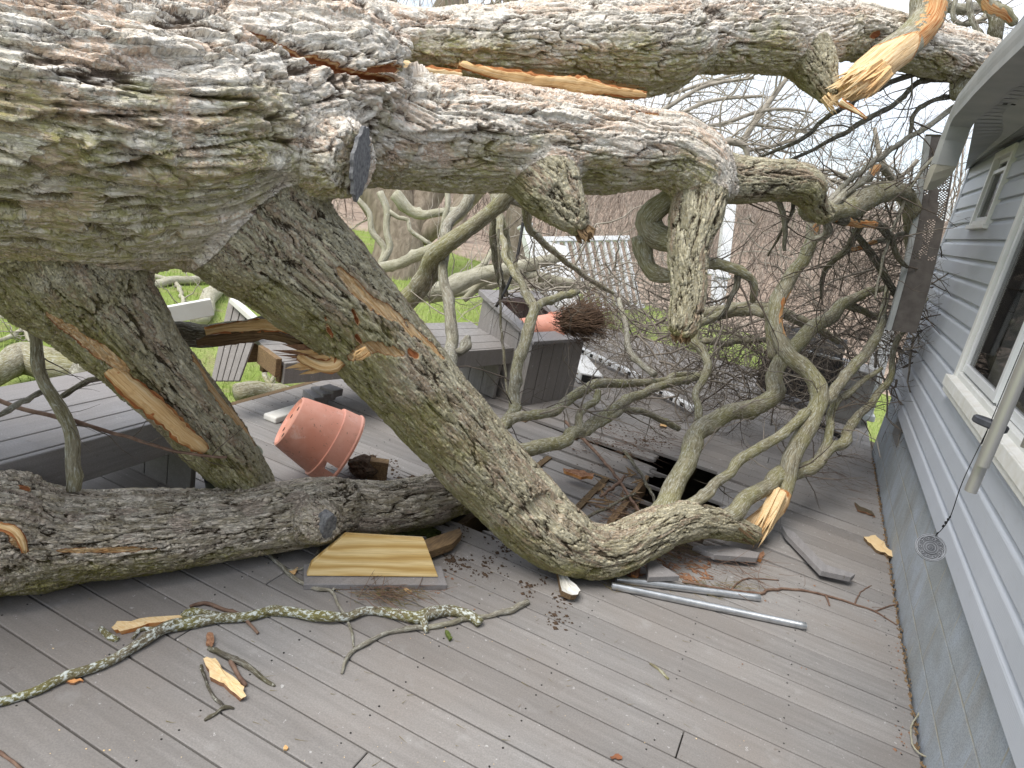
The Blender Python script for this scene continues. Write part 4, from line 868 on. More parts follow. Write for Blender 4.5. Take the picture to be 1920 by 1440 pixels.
# arching shoots against the sky
arcs = [[(1180, 240, 6.0, 6), (1240, 208, 6.0, 5), (1321, 162, 6.0, 4), (1413, 146, 6.0, 3)], [(1290, 243, 6.2, 4), (1362, 230, 6.2, 4), (1416, 211, 6.2, 4), (1470, 204, 6.2, 3), (1524, 211, 6.2, 2)],
        [(1392, 265, 6.4, 6), (1430, 208, 6.4, 6), (1476, 146, 6.4, 4)], [(1320, 268, 5.6, 7), (1338, 276, 5.6, 8), (1367, 265, 5.6, 8), (1397, 276, 5.6, 6), (1403, 308, 5.6, 4)], [(1400, 282, 5.8, 4), (1440, 276, 5.8, 4), (1490, 262, 5.8, 3)],
        [(1240, 232, 6.6, 4), (1330, 190, 6.6, 4), (1430, 180, 6.6, 3)], [(1416, 233, 6.8, 4), (1460, 240, 6.8, 3), (1530, 250, 6.8, 2)], [(1250, 180, 7, 4), (1340, 150, 7, 3), (1400, 135, 7, 2)], [(1600, 340, 5.2, 4), (1560, 320, 5.2, 3), (1520, 320, 5.2, 2)],
        [(1640, 240, 5.5, 4), (1650, 290, 5.5, 5), (1672, 330, 5.5, 5), (1690, 360, 5.5, 4)], [(1720, 300, 5.3, 4), (1690, 330, 5.3, 4), (1640, 345, 5.3, 3)], [(1540, 330, 6, 4), (1580, 345, 6, 3), (1640, 350, 6, 3)]]
for a in arcs:
    pts, rr = PX(a); p, r = smooth_path(pts, rr, .06); TWP.add(p, r, 6, .1); spawn(TWP, p, r, 11, (.25, .9), rng, 2, spread=.7)
brush(TWP, 34, (1230, 1560), (150, 330), (6.0, 9.0), (.7, 1.8), (.004, .009), kids=5, zfloor=-5, wig=.16)
brush(TW, 26, (1560, 1760), (260, 420), (5.2, 7.5), (.4, 1.1), (.003, .007), kids=5, zfloor=-5)
brush(TWD, 40, (1480, 1700), (400, 600), (5.2, 7.5), (.4, 1.1), (.003, .007), kids=6)
brush(TW, 26, (1740, 1860), (240, 470), (7.2, 8.6), (.4, 1.0), (.003, .007), kids=4, zfloor=-5)
brush(TW, 14, (1740, 1880), (-10, 80), (5.3, 6.5), (.4, 1.0), (.003, .007), kids=5, zfloor=-5)
for T, nm, mm in ((TW, 'twigs', 'twig'), (TWD, 'dark_twigs', 'twig_dark'), (TWP, 'pale_twigs', 'twig_pale')):
    o = T.build(nm, M[mm], tree); o['kind'] = 'stuff'

# ------------------------------------------------------------------ loose pieces of the fallen tree that are still fixed to it
def lay(u, v, r, sink=0.0):
    """spec entry for a round piece resting on the deck"""
    z = .05
    for _ in range(12): d = dep(G(u, v, z)); z = r * d / F - sink
    return (u, v, d, r)
def splinters(name, base, direction, n, length, wdt, spread, m, parent, seed=1, fan=None):
    """a ragged bundle of torn wood fibres"""
    r = np.random.default_rng(seed); mb = MB(); base = np.asarray(base, float); dr = np.asarray(direction, float); dr /= np.linalg.norm(dr)
    e = np.cross(dr, (0, 0, 1)); e /= np.linalg.norm(e); g = np.cross(dr, e)
    for _ in range(n):
        a, q = r.random() * 6.28, spread * np.sqrt(r.random()); p = base + (e * math.cos(a) + g * math.sin(a)) * q
        l = length * r.uniform(.35, 1.0); d = dr + (e * math.cos(a) + g * math.sin(a)) * r.uniform(0, .12 if fan is None else fan) + r.normal(0, .03 if fan is None else fan * .4, 3); w_ = wdt * r.uniform(.5, 1.3); b_ = r.random() * 3.14
        s1 = (e * math.cos(b_) + g * math.sin(b_)) * w_; s2 = (-e * math.sin(b_) + g * math.cos(b_)) * w_ * .35
        mid = p + d * l * .6 + r.normal(0, .004, 3); end = p + d * l + r.normal(0, .006, 3)
        V = [p - s1 - s2, p + s1 - s2, p + s1 + s2, p - s1 + s2, mid - s1 * .8 - s2, mid + s1 * .7 - s2, mid + s1 * .7 + s2, mid - s1 * .8 + s2, end]
        mb.add(V, [(0, 3, 2, 1), (0, 1, 5, 4), (1, 2, 6, 5), (2, 3, 7, 6), (3, 0, 4, 7), (4, 5, 8), (5, 6, 8), (6, 7, 8), (7, 4, 8)])
    return mb.build(name, m, parent)
def fibre_mat(name, c1, c2, c3):
    m = mat(name, c2, .8, 0, .2); k = N(m); bk = k.att('bk', True); n = k.noise(k.scale(bk, (5, 170, 170)), 1, 5, .65); n2 = k.noise(k.scale(bk, (16, 40, 40)), 1, 4, .6)
    c = k.ramp(n, (.3, c1), (.48, c2), (.66, c3)); c = k.mix(k.ramp(n2, (.55, 0.0), (.72, .6)), c, c1); k.color(c); k.bump(n, .9, .006); return m
FIB = {M['fresh']: fibre_mat('torn_fresh_wood', (.42, .20, .07), (.72, .47, .22), (.84, .64, .38)), M['cream']: fibre_mat('torn_cream_wood', (.55, .33, .14), (.80, .60, .34), (.88, .74, .50)),
       M['orange']: fibre_mat('torn_inner_bark', (.20, .06, .025), (.45, .17, .06), (.60, .30, .12)), M['old_wood']: fibre_mat('torn_old_wood', (.05, .03, .018), (.16, .10, .05), (.27, .18, .10))}
def strip(name, px, d, wpx, m, parent, thick=.006, seed=2, curl=0.0, border=True):
    """a torn ribbon of wood or bark along a photo-located line"""
    if border and m in (M['fresh'], M['cream']):
        dd = [q + .004 for q in d] if isinstance(d, (list, tuple)) else d + .004
        strip('inner_bark', px, dd, [w_ * 1.12 + 2.2 for w_ in wpx], M['orange'], parent, thick * .6, seed + 50, curl, False)
    r = np.random.default_rng(seed); pts = [P(u, v, d[i] if isinstance(d, (list, tuple)) else d) for i, (u, v) in enumerate(px)]
    ww = [w_ * (d[i] if isinstance(d, (list, tuple)) else d) / F for i, w_ in enumerate(wpx)]
    path, hw = smooth_path(pts, ww, .02); view = path.mean(0) - EYE; view /= np.linalg.norm(view); T = np.gradient(path, axis=0); T /= np.linalg.norm(T, axis=1)[:, None]; BKS = []
    S = np.cross(T, view); S /= np.linalg.norm(S, axis=1)[:, None]; n = len(path); V, Q = [], []
    for i in range(n):
        a = hw[i] * (1 + .10 * r.normal() + .25 * math.sin(i * .37 + seed)); b = hw[i] * (1 + .10 * r.normal() + .25 * math.sin(i * .29 + 2 * seed))
        for k, f in enumerate((-1, -.35, .35, 1)):
            V.append(path[i] + S[i] * (a if f < 0 else b) * f + view * (abs(f) ** 2 * curl * hw[i] + .0025 * r.normal())); BKS.append((i * .02, f * hw[i], seed * .1))
    for i in range(n - 1):
        for k in range(3): Q.append((i * 4 + k, i * 4 + k + 1, i * 4 + k + 5, i * 4 + k + 4))
    me = bpy.data.meshes.new(name); me.from_pydata([tuple(v) for v in V], [], Q); me.update(); at = me.attributes.new('bk', 'FLOAT_VECTOR', 'POINT'); at.data.foreach_set('vector', np.array(BKS, np.float32).ravel()); o = link(name, me, FIB.get(m, m), parent, True)
    md = o.modifiers.new('thickness', 'SOLIDIFY'); md.thickness = thick; return o
# splintered foot of the big shoot at the elbow, and smaller tears
base = P(1462, 925, 3.97); foot = P(1412, 1024, 3.80)
splinters('splintered_wood', base, foot - base, 46, .36, .014, .040, M['cream'], tree, 4, fan=.03)
splinters('splintered_wood', P(1440, 965, 3.93), foot - base, 26, .22, .012, .050, M['fresh'], tree, 44, fan=.04)
splinters('splintered_wood', P(1372, 985, 3.68), P(1425, 1020, 3.76) - P(1372, 985, 3.68), 20, .19, .009, .04, M['old_wood'], tree, 5)
strip('peeled_bark_strip', [(205, 690), (255, 735), (300, 775), (340, 808), (372, 832), (385, 846)], [2.24, 2.30, 2.38, 2.46, 2.54, 2.58], [12, 13, 15, 15, 10, 4], M['fresh'], tree, seed=6, curl=.5)
strip('peeled_bark_strip', [(88, 598), (120, 622), (152, 640)], [2.14, 2.16, 2.19], [8, 15, 12], M['orange'], tree, seed=7)
strip('exposed_wood', [(730, 120), (780, 128), (830, 138), (862, 143)], [2.74, 2.8, 2.86, 2.9], [3, 6, 7, 6], M['cream'], tree, .02, seed=8)
strip('exposed_wood', [(860, 120), (930, 140), (1000, 150), (1080, 160), (1150, 170), (1210, 178)], [2.92, 3.0, 3.08, 3.17, 3.26, 3.36], [3, 7, 11, 11, 8, 3], M['fresh'], tree, .015, seed=9)
strip('loose_bark_flake', [(620, 35), (640, 65), (665, 100), (690, 128)], [2.32, 2.36, 2.42, 2.5], [7, 9, 8, 3], M['old_wood'], tree, .012, seed=10)
strip('exposed_wood', [(385, 622), (440, 612), (500, 610), (555, 622), (595, 645)], [2.72, 2.76, 2.78, 2.74, 2.68], [5, 8, 9, 7, 4], M['fresh'], tree, .01, seed=11)
strip('exposed_wood', [(370, 642), (440, 632), (510, 630), (570, 645)], [2.74, 2.78, 2.80, 2.74], [9, 11, 10, 6], M['old_wood'], tree, .02, seed=12)
pb, pe = P(640, 660, 2.66), P(490, 650, 2.72)
splinters('splintered_wood', pb, pe - pb, 40, .28, .014, .04, M['bark_chip'], tree, 13, fan=.06)
pe2 = P(560, 676, 2.66); splinters('splintered_wood', P(634, 668, 2.62), pe2 - P(634, 668, 2.62), 34, .20, .015, .035, M['fresh'], tree, 14, fan=.09)
strip('curled_bark', [(560, 668), (590, 684), (620, 690), (642, 676)], [2.60, 2.58, 2.58, 2.60], [3, 7, 9, 5], M['fresh'], tree, .008, seed=22, curl=.5)
splinters('splintered_wood', P(690, 658, 2.52), P(660, 680, 2.50) - P(690, 658, 2.52), 12, .07, .009, .016, M['fresh'], tree, 15)
splinters('splintered_wood', P(1548, 178, 3.99), P(1573, 206, 3.98) - P(1548, 178, 3.99), 22, .13, .007, .035, M['cream'], tree, 16)
splinters('splintered_wood', P(1092, 430, 2.93), P(1100, 446, 2.93) - P(1078, 405, 2.94), 26, .07, .010, .035, M['old_wood'], tree, 18)
splinters('splintered_wood', P(1280, 622, 3.34), P(1277, 650, 3.34) - P(1284, 600, 3.34), 26, .07, .010, .045, M['old_wood'], tree, 19)
# sawn stub with a weathered face where the trunk forks
ca, nb = P(678, 306, 2.30), RM @ np.array([.97, .16, -.07]); nb /= np.linalg.norm(nb)
mb = MB(); ax1 = P(652, 375, 2.27) - P(706, 240, 2.27); ax1 -= nb * (ax1 @ nb); l1 = np.linalg.norm(ax1) / 2; ax1 /= 2 * l1; ax2 = np.cross(nb, ax1)
rr_ = [1 + .07 * math.sin(k * 1.9) + .05 * math.sin(k * .7 + 1) for k in range(36)]
def ring(f, h): return [ca + nb * h + (ax1 * math.cos(k * math.pi / 18) * l1 + ax2 * math.sin(k * math.pi / 18) * l1 * .72) * f * rr_[k] for k in range(36)]
mb.prism(ring(.93, .002), -nb * .012, 1)
mb.build('sawn_stub', [M['limb'], M['sawn']], tree)
# ================================================================== THE LOG ON THE DECK
log = thing('fallen_log', 'thick mossy log lying across the deck in front of the bench and flowerpot', 'log')
WOODS.clear()
LEDGES.clear(); TANS.clear(); TANS += [(470, 950, 26), (60, 925, 26), (340, 975, 24), (560, 930, 30), (820, 905, 18)]
LOG = [('log_body', .024, .0125, [lay(-900, 1040, 150), lay(-500, 1030, 132), lay(-300, 1012, 124), lay(-120, 1004, 120), lay(0, 996, 122), lay(65, 1006, 102), lay(170, 1004, 88), lay(275, 998, 80), lay(425, 983, 68), lay(520, 970, 66), lay(585, 962, 64), lay(612, 960, 62), lay(636, 950, 50), lay(660, 951, 50), lay(703, 955, 52), lay(806, 938, 48), lay(862, 922, 42), lay(915, 922, 33)]),
       ('stub', .02, .007, [(555, 965, dep(G(555, 965, .15)), 58), (600, 982, dep(G(600, 982, .16)) - .06, 40), (616, 990, dep(G(616, 992, .15)) - .10, 29)])]
torn([(52, 1036), (120, 1036), (200, 1034), (305, 1030)], 2.4, 7, .008, .55)
torn([(0, 990), (25, 1002), (42, 1030)], 2.3, 11, .008, .5)
torn([(40, 900), (60, 912)], 2.3, 10, .006, .9)
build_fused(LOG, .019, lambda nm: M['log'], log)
p6 = P(619, 988, dep(G(614, 988, .15)) - .125); nb = RM @ np.array([.80, .35, -.5]); nb /= np.linalg.norm(nb)
mb = MB(); a1 = np.cross(nb, (0, 0, 1)); a1 /= np.linalg.norm(a1); a2 = np.cross(nb, a1)
mb.prism([p6 + (a1 * math.cos(k * .314) * .036 + a2 * math.sin(k * .314) * .056) * (1 + .08 * math.sin(k * 2.3)) for k in range(20)], -nb * .05)
mb.build('sawn_face', M['sawn'], log, .004)
strip('curled_bark', [(0, 985), (22, 992), (38, 1008), (46, 1035)], [2.19, 2.18, 2.18, 2.2], [5, 7, 7, 4], M['fresh'], log, .008, seed=21)

# ================================================================== BROKEN LIMB HANGING BY THE ROOF
hb = thing('broken_limb', 'broken limb with orange scraped bark and pale torn end hanging beside the roof gutter', 'branch')
def hlw(t, th, m, s_): return np.maximum(scar(.30, .56, -.5, .75)(t, th, m, s_), 1.0 * sst(.66, .72, t[:, None] + .10 * np.cos(th + .6) + .04 * np.cos(3 * th)))
branch('limb_body', [(1762, -70, 4.15, 33), (1745, -10, 4.1, 31), (1735, 40, 4.05, 30), (1700, 80, 4.0, 30), (1655, 116, 3.96, 31), (1618, 146, 3.94, 31), (1590, 166, 3.92, 26)], M['branch'], hb, step=.012, sides=36, rough=.17, wood=hlw)
q0, q1 = P(1628, 136, 3.90), P(1556, 186, 3.86)
splinters('torn_end', q0, q1 - q0, 60, .27, .014, .062, M['cream'], hb, 31)
splinters('torn_end', P(1660, 128, 3.86), P(1585, 195, 3.82) - P(1660, 128, 3.86), 40, .26, .013, .045, M['fresh'], hb, 32)
strip('torn_fibre', [(1575, 190), (1600, 205), (1625, 222)], [3.86, 3.84, 3.82], [4, 3, 1], M['cream'], hb, .004, seed=33)

# ================================================================== BENCHES AND PLANTER
def bench(name, label, p0, p1, depth, ztop, boards, apron, m, tilt=0.0, legs=()):
    """bench seat between p0 and p1 (front edge), boards running lengthwise"""
    t = thing(name, label, 'bench', 'built-in deck benches', (p0[0], p0[1], 0)); o3 = np.array([p0[0], p0[1], 0.])
    a = np.array([p1[0] - p0[0], p1[1] - p0[1], 0.]); l = np.linalg.norm(a); a /= l; n = np.array([-a[1], a[0], 0.]); z = np.array([0, 0, 1.]); zt = z + n * 0
    mb = MB(); w_ = depth / boards
    for i in range(boards):
        s = i * w_; mb.obox(p0 * [1, 1, 0] - o3 + z * (ztop - .028) + n * (s + .003 + (.03 if i == 0 else 0)) + z * tilt * s, a * l, n * (w_ - .006 - (.03 if i == 0 else 0)) + z * tilt * w_, z * .028)
    mb.build('seat', m, t, bevel=.004)
    mb = MB(); mb.obox(p0 * [1, 1, 0] - o3 + z * (ztop - apron), a * l, n * .026, z * apron); mb.build('front_apron', m, t, bevel=.005)
    mb = MB()
    for s in (.08, depth * .5, depth - .08): mb.obox(p0 * [1, 1, 0] - o3 + z * (ztop - .15) + n * s + a * .02, a * (l - .04), n * .04, z * .118)
    mb.build('seat_frame', M['old_wood'], t)
    for at_, dd in legs:
        mb = MB(); k = max(2, int(dd / .14)); q = dd / k
        for i in range(k): mb.obox(p0 * [1, 1, 0] - o3 + a * at_ + n * (.03 + i * q + .002), a * .03, n * (q - .004), z * (ztop - .15))
        mb.build('leg_panel', m, t, bevel=.003)
    return t
bench('deck_bench', 'long grey plank bench under the leaning limbs, ending by the orange flowerpot', np.array([-2.30, .2, 0]), np.array([-2.30, 2.24, 0]), .66, .435, 4, .17, M['bench'], legs=((2.00, .6), (.3, .6)))
b0, b1 = G(535, 681, .42), G(968, 652, .42)
bench('deck_bench', 'broken shorter grey bench joined to the square planter box', b0, b1, .54, .42, 4, .13, M['planter'], .10, legs=((1.85, .45),))
# planter: tilted square box with a wide rim
pl = thing('planter_box', 'dark grey square planter box with wide pale rim pushed askew at the bench end', 'planter')
A_ = G(975, 762); B_ = G(1058, 748); ea = (B_ - A_); ea /= np.linalg.norm(ea); La, Ln = .66, .60
nl = np.array([-ea[1], ea[0], 0]) ; up = np.array([.0, 0, 1]) - nl * -.0; up = np.array([0, 0, 1.]) + nl * .0
tl = .20   # the far side is lifted
def pc(s, n_, h): return A_ + ea * s + nl * n_ + np.array([0, 0, 1.]) * (h + tl * n_ / .6 * (h / .52)) + nl * .0
mb = MB()
def panel(c0, c1, hb_, ht, th, k):
    for i in range(k):
        f0, f1 = i / k + .004, (i + 1) / k - .004; q0 = [c0[j] + (c1[j] - c0[j]) * f0 for j in (0, 1)]; q1 = [c0[j] + (c1[j] - c0[j]) * f1 for j in (0, 1)]
        cx, cy = La / 2, Ln / 2; ins = lambda q: [q[0] + (cx - q[0]) / cx * th, q[1] + (cy - q[1]) / cy * th]
        i0, i1 = ins(q0), ins(q1); mb.hexa([pc(*q0, hb_), pc(*q1, hb_), pc(*i1, hb_), pc(*i0, hb_), pc(*q0, ht), pc(*q1, ht), pc(*i1, ht), pc(*i0, ht)])
panel((0, 0), (La, 0), .0, .515, .025, 5); panel((La, 0), (La, Ln), .0, .515, .025, 4); panel((La, Ln), (0, Ln), .0, .515, .025, 5); panel((0, Ln), (0, 0), .0, .515, .025, 4)
mb.build('box_side', M['planter'], pl, bevel=.002)
mb = MB(); e, r_ = .03, .11
def rim(c): mb.hexa([pc(*q, .517) for q in c] + [pc(*q, .547) for q in c])
rim([(-e, -e), (La + e, -e), (La + e - r_, r_ - e), (r_ - e, r_ - e)]); rim([(La + e, -e), (La + e, Ln + e), (La + e - r_, Ln + e - r_), (La + e - r_, r_ - e)])
rim([(La + e, Ln + e), (-e, Ln + e), (r_ - e, Ln + e - r_), (La + e - r_, Ln + e - r_)]); rim([(-e, Ln + e), (-e, -e), (r_ - e, r_ - e), (r_ - e, Ln + e - r_)])
mb.build('rim', M['bench'], pl, bevel=.004)
mb = MB(); mb.hexa([pc(.05, .05, .28), pc(La - .05, .05, .28), pc(La - .05, Ln - .05, .28), pc(.05, Ln - .05, .28), pc(.05, .05, .34), pc(La - .05, .05, .34), pc(La - .05, Ln - .05, .34), pc(.05, Ln - .05, .34)])
mb.build('soil_fill', M['soil'], pl)
# orange pot lying in the planter and the dried plant that spilled out of it
op = thing('flowerpot', 'bright orange plastic pot lying tipped inside the grey planter box', 'flowerpot')
c = pc(.34, .24, .46); mb = MB(); axp = ea * .8 - nl * .5 + np.array([0, 0, .15]); mb.lathe(c - axp / np.linalg.norm(axp) * .16, axp, [(1e-3, 0), (.10, 0), (.135, .26), (.15, .26), (.15, .33), (.14, .33), (.125, .26), (.09, .02), (1e-3, .02)], 36)
mb.build('pot_body', M['pot'], op, smooth=True)
pt = thing('dried_plant', 'brown dried plant clump of matted stems tipped over the planter rim', 'plant')
T = Tubes(); r9 = np.random.default_rng(21); c0 = P(1052, 600, 5.15); c1 = P(1135, 598, 5.3); ax_ = c1 - c0
for i in range(620):
    q = r9.normal(0, 1, 3); q /= np.linalg.norm(q); st = c0 + ax_ * r9.uniform(0, .25) + q * .10 * r9.random() ** .5
    d = ax_ * 1.0 + q * .10 + r9.normal(0, .05, 3); l = r9.uniform(.14, .36); p, rr = wander(st, d, l, r9.uniform(.0016, .0034), r9, 6, .16, .0, .5); T.add(p, rr, 3, 0, seed=1, cap=False)
for i in range(300):
    st = c0 + ax_ * r9.uniform(.5, 1.05) + r9.normal(0, .06, 3) - np.array([0, 0, .06]); p, rr = wander(st, r9.normal(0, 1, 3) + np.array([0, 0, -.5]), r9.uniform(.04, .12), .002, r9, 4, .4); T.add(p, rr, 3, 0, seed=1, cap=False)
o = T.build('stems', M['tuft'], pt); mb = MB()
mb.lathe((c0 + c1) / 2 - ax_ * .42, ax_, [(1e-3, 0), (.075, .02), (.105, .12), (.10, .22), (.05, .30), (1e-3, .31)], 14); mb.build('root_ball', M['soil'], pt, smooth=True)

# tipped terracotta coloured pot in front of the bench
pot = thing('flowerpot', 'large terracotta coloured plastic flowerpot lying tipped behind the log with broken rim', 'flowerpot')
axp = RM @ np.array([.74, .49, .36]); axp /= np.linalg.norm(axp); mb = MB(); cb = P(540, 796, 3.5)
prof = [(1e-3, .012), (.105, .012), (.118, 0), (.128, .004), (.133, .02), (.168, .20), (.178, .203), (.179, .212), (.186, .285), (.192, .292), (.190, .302), (.182, .300), (.172, .21), (.160, .20), (.125, .025), (1e-3, .03)]
nseg = 64
def skp(i, k):
    return (5 < i < 11 or i == 11) and k in range(10, 15)
V0 = []; mb.lathe(cb, axp, [(a * 1.06, b * 1.04) for a, b in prof], nseg)
V = np.array(mb.v); mb.v = [tuple(p - np.array([0, 0, V[:, 2].min() - .006])) for p in V]
ko = mb.build('pot_body', M['pot'], pot, smooth=True)
# broken notch in the rim, cut out of the mesh where the photo shows the missing piece
bm = bmesh.new(); bm.from_mesh(ko.data); tgt = P(632, 884, 3.5); rv = ray(628, 884); rv /= np.linalg.norm(rv)
kill = []
for f in bm.faces:
    cc = np.array(f.calc_center_median()); h = (cc - (np.array(mb.v[0]) - axp * .012)) @ axp
    if .208 < h < .29:
        q = cc - EYE; off = q - rv * (q @ rv)
        if np.linalg.norm(off) < .035 and q @ rv < np.linalg.norm(tgt - EYE) + .2: kill.append(f)
bmesh.ops.delete(bm, geom=kill, context='FACES'); bm.to_mesh(ko.data); bm.free()
axu = axp; bc = np.array(mb.v[0]); hl = MB(); e1 = np.cross(axp, (0, 0, 1)); e1 /= np.linalg.norm(e1); e2 = np.cross(axp, e1)
for k in range(6):
    a = k * 1.05; q = bc - axp * .0 + (e1 * math.cos(a) + e2 * math.sin(a)) * .075; hl.lathe(q, -axp, [(1e-3, .0015), (.012, .0015), (.012, -.01)], 10)
hl.build('drain_hole', M['dark'], pot)
# spilled root ball beside it, wood block, green pot
def clump(name, label, cat, c, r, m, n=220, seed=1, sq=.6):
    t = thing(name, label, cat); rr = np.random.default_rng(seed); mb = MB(); c = np.asarray(c, float)
    bm = bmesh.new(); bmesh.ops.create_icosphere(bm, subdivisions=4, radius=1); V = np.array([v.co[:] for v in bm.verts]); f = fbm((V * 3 + seed).astype(np.float32), 4, 3); V = V * (r * (.65 + .7 * f))[:, None] * [1, 1, sq]; V += c - [0, 0, V[:, 2].min() - .0]
    for v, p in zip(bm.verts, V): v.co = p
    me = bpy.data.meshes.new('soil_lump'); bm.to_mesh(me); bm.free(); link('soil_lump', me, m, t, False)
    T = Tubes()
    for _ in range(n):
        q = rr.normal(0, 1, 3); q[2] = abs(q[2]); q /= np.linalg.norm(q); p, w_ = wander(c + q * r * [.8, .8, .8 * sq] + [0, 0, r * sq * .3], q + rr.normal(0, .8, 3), rr.uniform(.02, .07), .0012, rr, 4, .4); p[:, 2] = np.maximum(p[:, 2], .003); T.add(p, w_, 3, 0, seed=1, cap=False)
    T.build('roots', M['tuft'], t); return t
clump('root_clump', 'dark spilled soil and root clump beside the tipped terracotta pot', 'soil clump', G(680, 893), .085, M['soil'], seed=3)
clump('root_clump', 'small round lump of soil on the deck above the wood block', 'soil clump', G(697, 866), .022, M['soil'], 30, 4, .9)
mb = MB(); q = G(707, 905); mb.obox(q + [-.05, -.02, 0], (.085, .05, 0), (-.03, .05, 0), (0, 0, .115)); tag(mb.build('wood_block', M['old_wood'], bevel=.003), 'small upright block of old lumber beside the spilled soil', 'wood block')
gp = thing('glazed_pot', 'dark green pot with scroll ornament half hidden under the leaning limb end', 'pot'); q = G(408, 928); mb = MB()
mb.lathe(q + [0, .06, 0], (0, 0, 1), [(1e-3, .01), (.09, .0), (.10, .03), (.125, .13), (.13, .15), (.137, .155), (.13, .165), (.133, .17), (.135, .19), (.143, .195), (.143, .21), (.13, .21), (.11, .15), (1e-3, .1)], 40); mb.build('pot_body', M['pot_green'], gp, smooth=True)
T = Tubes(); cc = q + np.array([0, .06, 0])
for k in range(14):
    for sgn in (1, -1):
        pts = []
        for s in np.linspace(0, 1, 16):
            a = s * 7.5; rs = .022 * (1 - .75 * s); th = k * .449 + sgn * (rs * math.cos(a)) / .125; z = .085 + rs * math.sin(a); R_ = .1135 + (z - .085) * .24 + .002; pts.append(cc + [R_ * math.cos(th), R_ * math.sin(th), z])
        T.add(np.array(pts), np.full(16, .0032), 5, 0, seed=1)
T.build('scroll_ornament', M['chime_dark'], gp)

# ================================================================== BROKEN BOARDS AND LUMBER
def board(name, label, cat, poly_px, z, thick, m, grp=None, lift=None, parent=None):
    """flat board from a photo outline lying at height z (lift: extra height per corner)"""
    pts = [G(u, v, z + (lift[i] if lift else 0)) for i, (u, v) in enumerate(poly_px)]; n = np.cross(pts[1] - pts[0], pts[-1] - pts[0]); n /= np.linalg.norm(n); n = n if n[2] > 0 else -n
    mb = MB(); mb.prism(pts, -n * thick); o = mb.build(name, m, parent, .0015, seg=1)
    if label: tag(o, label, cat, grp)
    return o
wb = thing('lumber_offcut', 'yellow treated pine plank with angled ends standing on edge below the mossy log', 'lumber')
q0, q1 = G(575, 1080, .03), G(822, 1082, .03); dirb = (q1 - q0); lb = np.linalg.norm(dirb); dirb /= lb; nn_ = np.array([-dirb[1], dirb[0], 0]); upv = np.array([0, 0, 1.]) + nn_ * .55; upv /= np.linalg.norm(upv)
mb = MB(); mb.prism([q0, q1, q1 - dirb * .07 + upv * .155, q0 + dirb * .14 + upv * .165, q0 + dirb * .015 + upv * .05], nn_ * .037 - np.array([0, 0, .01])); mb.build('pine_plank', M['pine'], wb, .003)
mb = MB(); mb.obox(q0 - dirb * .01 - nn_ * .05 - [0, 0, .03], dirb * (lb + .04), nn_ * .14, (0, 0, .026)); mb.build('composite_strip', M['bench'], wb, .003)
board('broken_board', 'pale split end of an old board poking out under the log by the hole', 'board', [(745, 1028), (862, 990), (866, 1000), (850, 1018), (800, 1036)], .06, .04, M['old_wood'])
board('broken_board', 'thin grey board scrap under the log beside the pine plank', 'board', [(700, 1012), (770, 1014), (800, 1006), (740, 1002)], .03, .02, M['bench'])
board('broken_board', 'narrow dark snapped deck board lying between the splintered branch and the house wall', 'board', [(1466, 985), (1490, 998), (1548, 1058), (1604, 1076), (1596, 1082), (1540, 1070), (1475, 1002)], .062, .03, M['bench'])
board('broken_board', 'grey triangular snapped board end right of the elbow of the limb', 'board', [(1214, 1046), (1236, 1056), (1275, 1080), (1216, 1082)], .06, .026, M['bench'])
board('broken_board', 'grey deck board with lifted mossy edge below the splintered branch', 'board', [(1300, 1022), (1370, 1024), (1425, 1036), (1420, 1046), (1340, 1040)], .06, .03, M['bench'])
board('splintered_edge', 'long brown splintered joist edge along the left side of the hole', 'board', [(1140, 972), (1212, 890), (1218, 893), (1150, 980)], .0, .13, M['old_wood'])
# loose splinters around the holes
def shards(name, label, area, n, seed, m, lmin=.03, lmax=.12):
    r = np.random.default_rng(seed); mb = MB()
    for _ in range(n):
        c = G(r.uniform(*area[0]), r.uniform(*area[1])); a = r.random() * 3.14; l = r.uniform(lmin, lmax); w_ = r.uniform(.003, .011); d = np.array([math.cos(a), math.sin(a), 0]); s = np.array([-d[1], d[0], 0]); t = r.uniform(.002, .006)
        mb.prism([c - d * l + [0, 0, .001], c + s * w_, c + d * l * r.uniform(.6, 1), c - s * w_ * r.uniform(.6, 1.2)], (0, 0, t))
    o = mb.build(name, m); o['label'] = label; o['category'] = 'debris'; o['kind'] = 'stuff'; return o
shards('wood_splinters', 'brown wood splinters scattered round the hole under the branches', ((1120, 1205), (880, 990)), 34, 3, M['old_wood'])
shards('wood_shavings', 'orange wood slivers strewn on the deck near the elbow and the tubes', ((1180, 1330), (1030, 1090)), 60, 4, M['bark_chip'], .01, .06)
# cracked panel of the wrecked planter, leaning behind the limbs
cp = thing('leaning_panel', 'grey vertical board panel leaning broken on the grass between the two limbs', 'panel'); mb = MB(); c_ = [P(398, 716, 4.1), P(452, 716, 4.1), P(490, 612, 4.2), P(432, 560, 4.25)]
for i in range(5):
    f0, f1 = i / 5, i / 5 + .18; L4 = lambda a, b, f: a + (b - a) * f
    nn2 = np.cross(c_[1] - c_[0], c_[3] - c_[0]); nn2 /= np.linalg.norm(nn2)
    mb.prism([L4(c_[0], c_[1], f0), L4(c_[0], c_[1], f1), L4(c_[3], c_[2], f1), L4(c_[3], c_[2], f0)], nn2 * .022)
mb.build('panel_board', M['planter'], cp, .003)
mb = MB(); mb.bar(P(436, 562, 4.2), P(482, 604, 4.15), .05, .03); mb.build('top_rail', M['trim_dirty'], cp, .003)
mb = MB(); mb.bar(P(488, 664, 4.2), P(522, 690, 4.02), .035, .11); tag(mb.build('joist_end', M['old_wood'], bevel=.003), 'brown broken joist end sticking out of the shorter bench', 'lumber')
